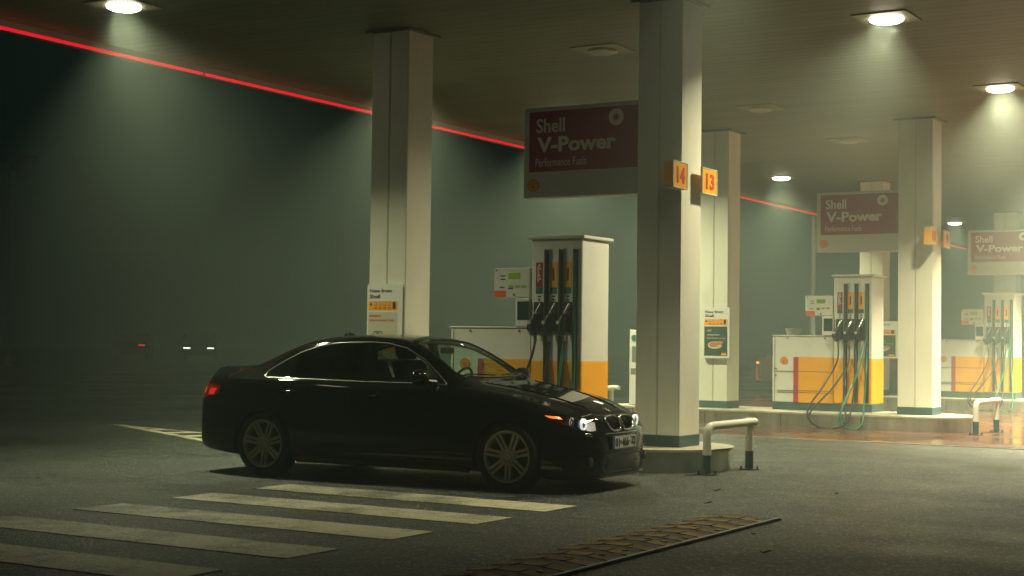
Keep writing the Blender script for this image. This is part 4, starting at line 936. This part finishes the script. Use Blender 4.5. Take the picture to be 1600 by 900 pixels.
# wheels
def wheel(ax, s):
    yo = s*.885
    bm = bmesh.new(); R = .232
    # dished rim barrel
    lathe(bm, [(R+.006, 0), (R+.006, -s*.018), (R-.012, -s*.022), (R-.014, -s*.19), (R-.030, -s*.19), (R-.026, -s*.025), (R-.010, -s*.004)], 'y', (ax, yo, WR), 48, close=True)
    for k in range(7):
        a = 2*pi*k/7+.25
        for e in (-1, 1):
            pts = []
            for q, wd, dp in ((.055, .019, .030), (.13, .013, .020), (R-.010, .016, .006)):
                off = e*(.016+q*.032)
                pts.append((q, off, wd, dp))
            prev = None
            for q, off, wd, dp in pts:
                u_ = Vector((cos(a), 0, sin(a))); v_ = Vector((-sin(a), 0, cos(a))); b0 = Vector((ax, yo-s*dp, WR))+u_*q+v_*off
                ringv = [bm.verts.new(b0+v_*wd*j+Vector((0, -s*kk, 0))) for j, kk in ((-1, .004), (-.6, 0), (.6, 0), (1, .004), (.8, .03), (-.8, .03))]
                if prev:
                    for i in range(6): bm.faces.new((prev[i], prev[(i+1) % 6], ringv[(i+1) % 6], ringv[i]))
                else: bm.faces.new(ringv)
                prev = ringv
            bm.faces.new(prev[::-1])
    lathe(bm, [(.074, -s*.028), (.070, -s*.020), (.040, -s*.026), (.036, -s*.020), (.002, -s*.019)], 'y', (ax, yo, WR), 28)
    for k in range(5):
        a = 2*pi*k/5; lathe(bm, [(.009, -s*.03), (.009, -s*.016), (.002, -s*.014)], 'y', (ax+.053*cos(a), yo, WR+.053*sin(a)), 10)
    bmesh.ops.recalc_face_normals(bm, faces=bm.faces)
    w = cobj('wheel', bm, M['rim'], smooth=True, angle=35)
    bm = bmesh.new(); prof = [(R+.004, -s*.004), (R+.022, s*.008), (R+.055, s*.012), (WR-.018, s*.004), (WR-.004, -s*.018), (WR, -s*.045), (WR, -s*.175), (WR-.006, -s*.20), (WR-.03, -s*.222), (R+.004, -s*.21)]
    lathe(bm, prof, 'y', (ax, yo, WR), 56, close=True); cobj('tyre', bm, M['rubber'], w, smooth=True, angle=50)
    bm = bmesh.new(); lathe(bm, [(.205, -s*.085), (.205, -s*.105)], 'y', (ax, yo, WR), 40); cobj('brake_disc', bm, M['bolt'], w)
    bm = bmesh.new(); lathe(bm, [(.352, -s*.02), (.352, -s*.30), (.345, -s*.30), (.345, -s*.02)], 'y', (ax, yo-s*.0, WR+.012), 40, close=True)
    bmesh.ops.delete(bm, geom=[v for v in bm.verts if v.co.z < .20], context='VERTS'); cobj('wheel_arch_liner', bm, M['blacktrim'])
    bm = bmesh.new(); lathe(bm, [(.35, -s*.295), (.35, -s*.30)], 'y', (ax, yo, WR+.012), 30); bmesh.ops.delete(bm, geom=[v for v in bm.verts if v.co.z < .20], context='VERTS'); cobj('inner_arch', bm, M['blacktrim'])
for ax in AX:
    for s in (-1, 1): wheel(ax, s)

# ------------------------------------------------------------------ distant cars
def far_car(x, y, rz, paint, lampm, lampx, lampz, label, yy=(-.6, .6), low=False):
    t = thing('distant_car', label, 'car', (x, y, 0), rz)
    prof = [(-2.2, .3), (-2.22, .75), (-2.1, .95), (-1.6, 1.0), (-1.0, 1.42), (.35, 1.45), (1.1, 1.0), (2.0, .85), (2.2, .6), (2.2, .3)]
    bm = bmesh.new(); prism(bm, prof, lambda a, b, d: (a, d, b), -.86, .86)
    for v in bm.verts:
        if v.co.z > 1.1: v.co.y *= .74
    bmesh.ops.bevel(bm, geom=bm.edges[:], offset=.05, segments=2, affect='EDGES'); obj('body', bm, paint, t, smooth=True, angle=40)
    bm = bmesh.new(); prism(bm, [(-1.25, 1.06), (-.92, 1.36), (.28, 1.38), (.85, 1.04)], lambda a, b, d: (a, d, b), -.80, .80); obj('window', bm, M['screen'], t)
    for a in (-1.35, 1.4):
        for s in (-1, 1): bm = bmesh.new(); lathe(bm, [(.32, -.1), (.32, .1)], 'y', (a, s*.80, .32), 18); obj('wheel', bm, M['rubber'], t)
    for q in yy: bm = bmesh.new(); box(bm, lampx-.04, lampx+.04, q-.17, q+.17, lampz-.025, lampz+.025, .01); obj('headlight' if lampx > 0 else 'tail_lamp', bm, lampm, t)
    if low:
        bm = bmesh.new(); box(bm, lampx-.05, lampx+.05, yy[0]-.05, yy[0]+.14, .25, .66, .02); obj('reflector', bm, M['dimred'], t)
far_car(-55.6, 60.4, rad(-48), M['bark'], M['farlight'], 2.2, .68, 'distant car with two white headlights in the dark left of the black car')
far_car(-58.3, 58.3, rad(130), M['bark'], M['farred'], -2.2, .80, 'distant car showing one red tail light far left in the dark', yy=(-.6,))
far_car(-14.75+1.55, 39.1, rad(25), M['redcar'], M['faramber'], -2.2, .75, 'dark red car with an amber lamp behind the middle fuel pump', yy=(.55,), low=True)
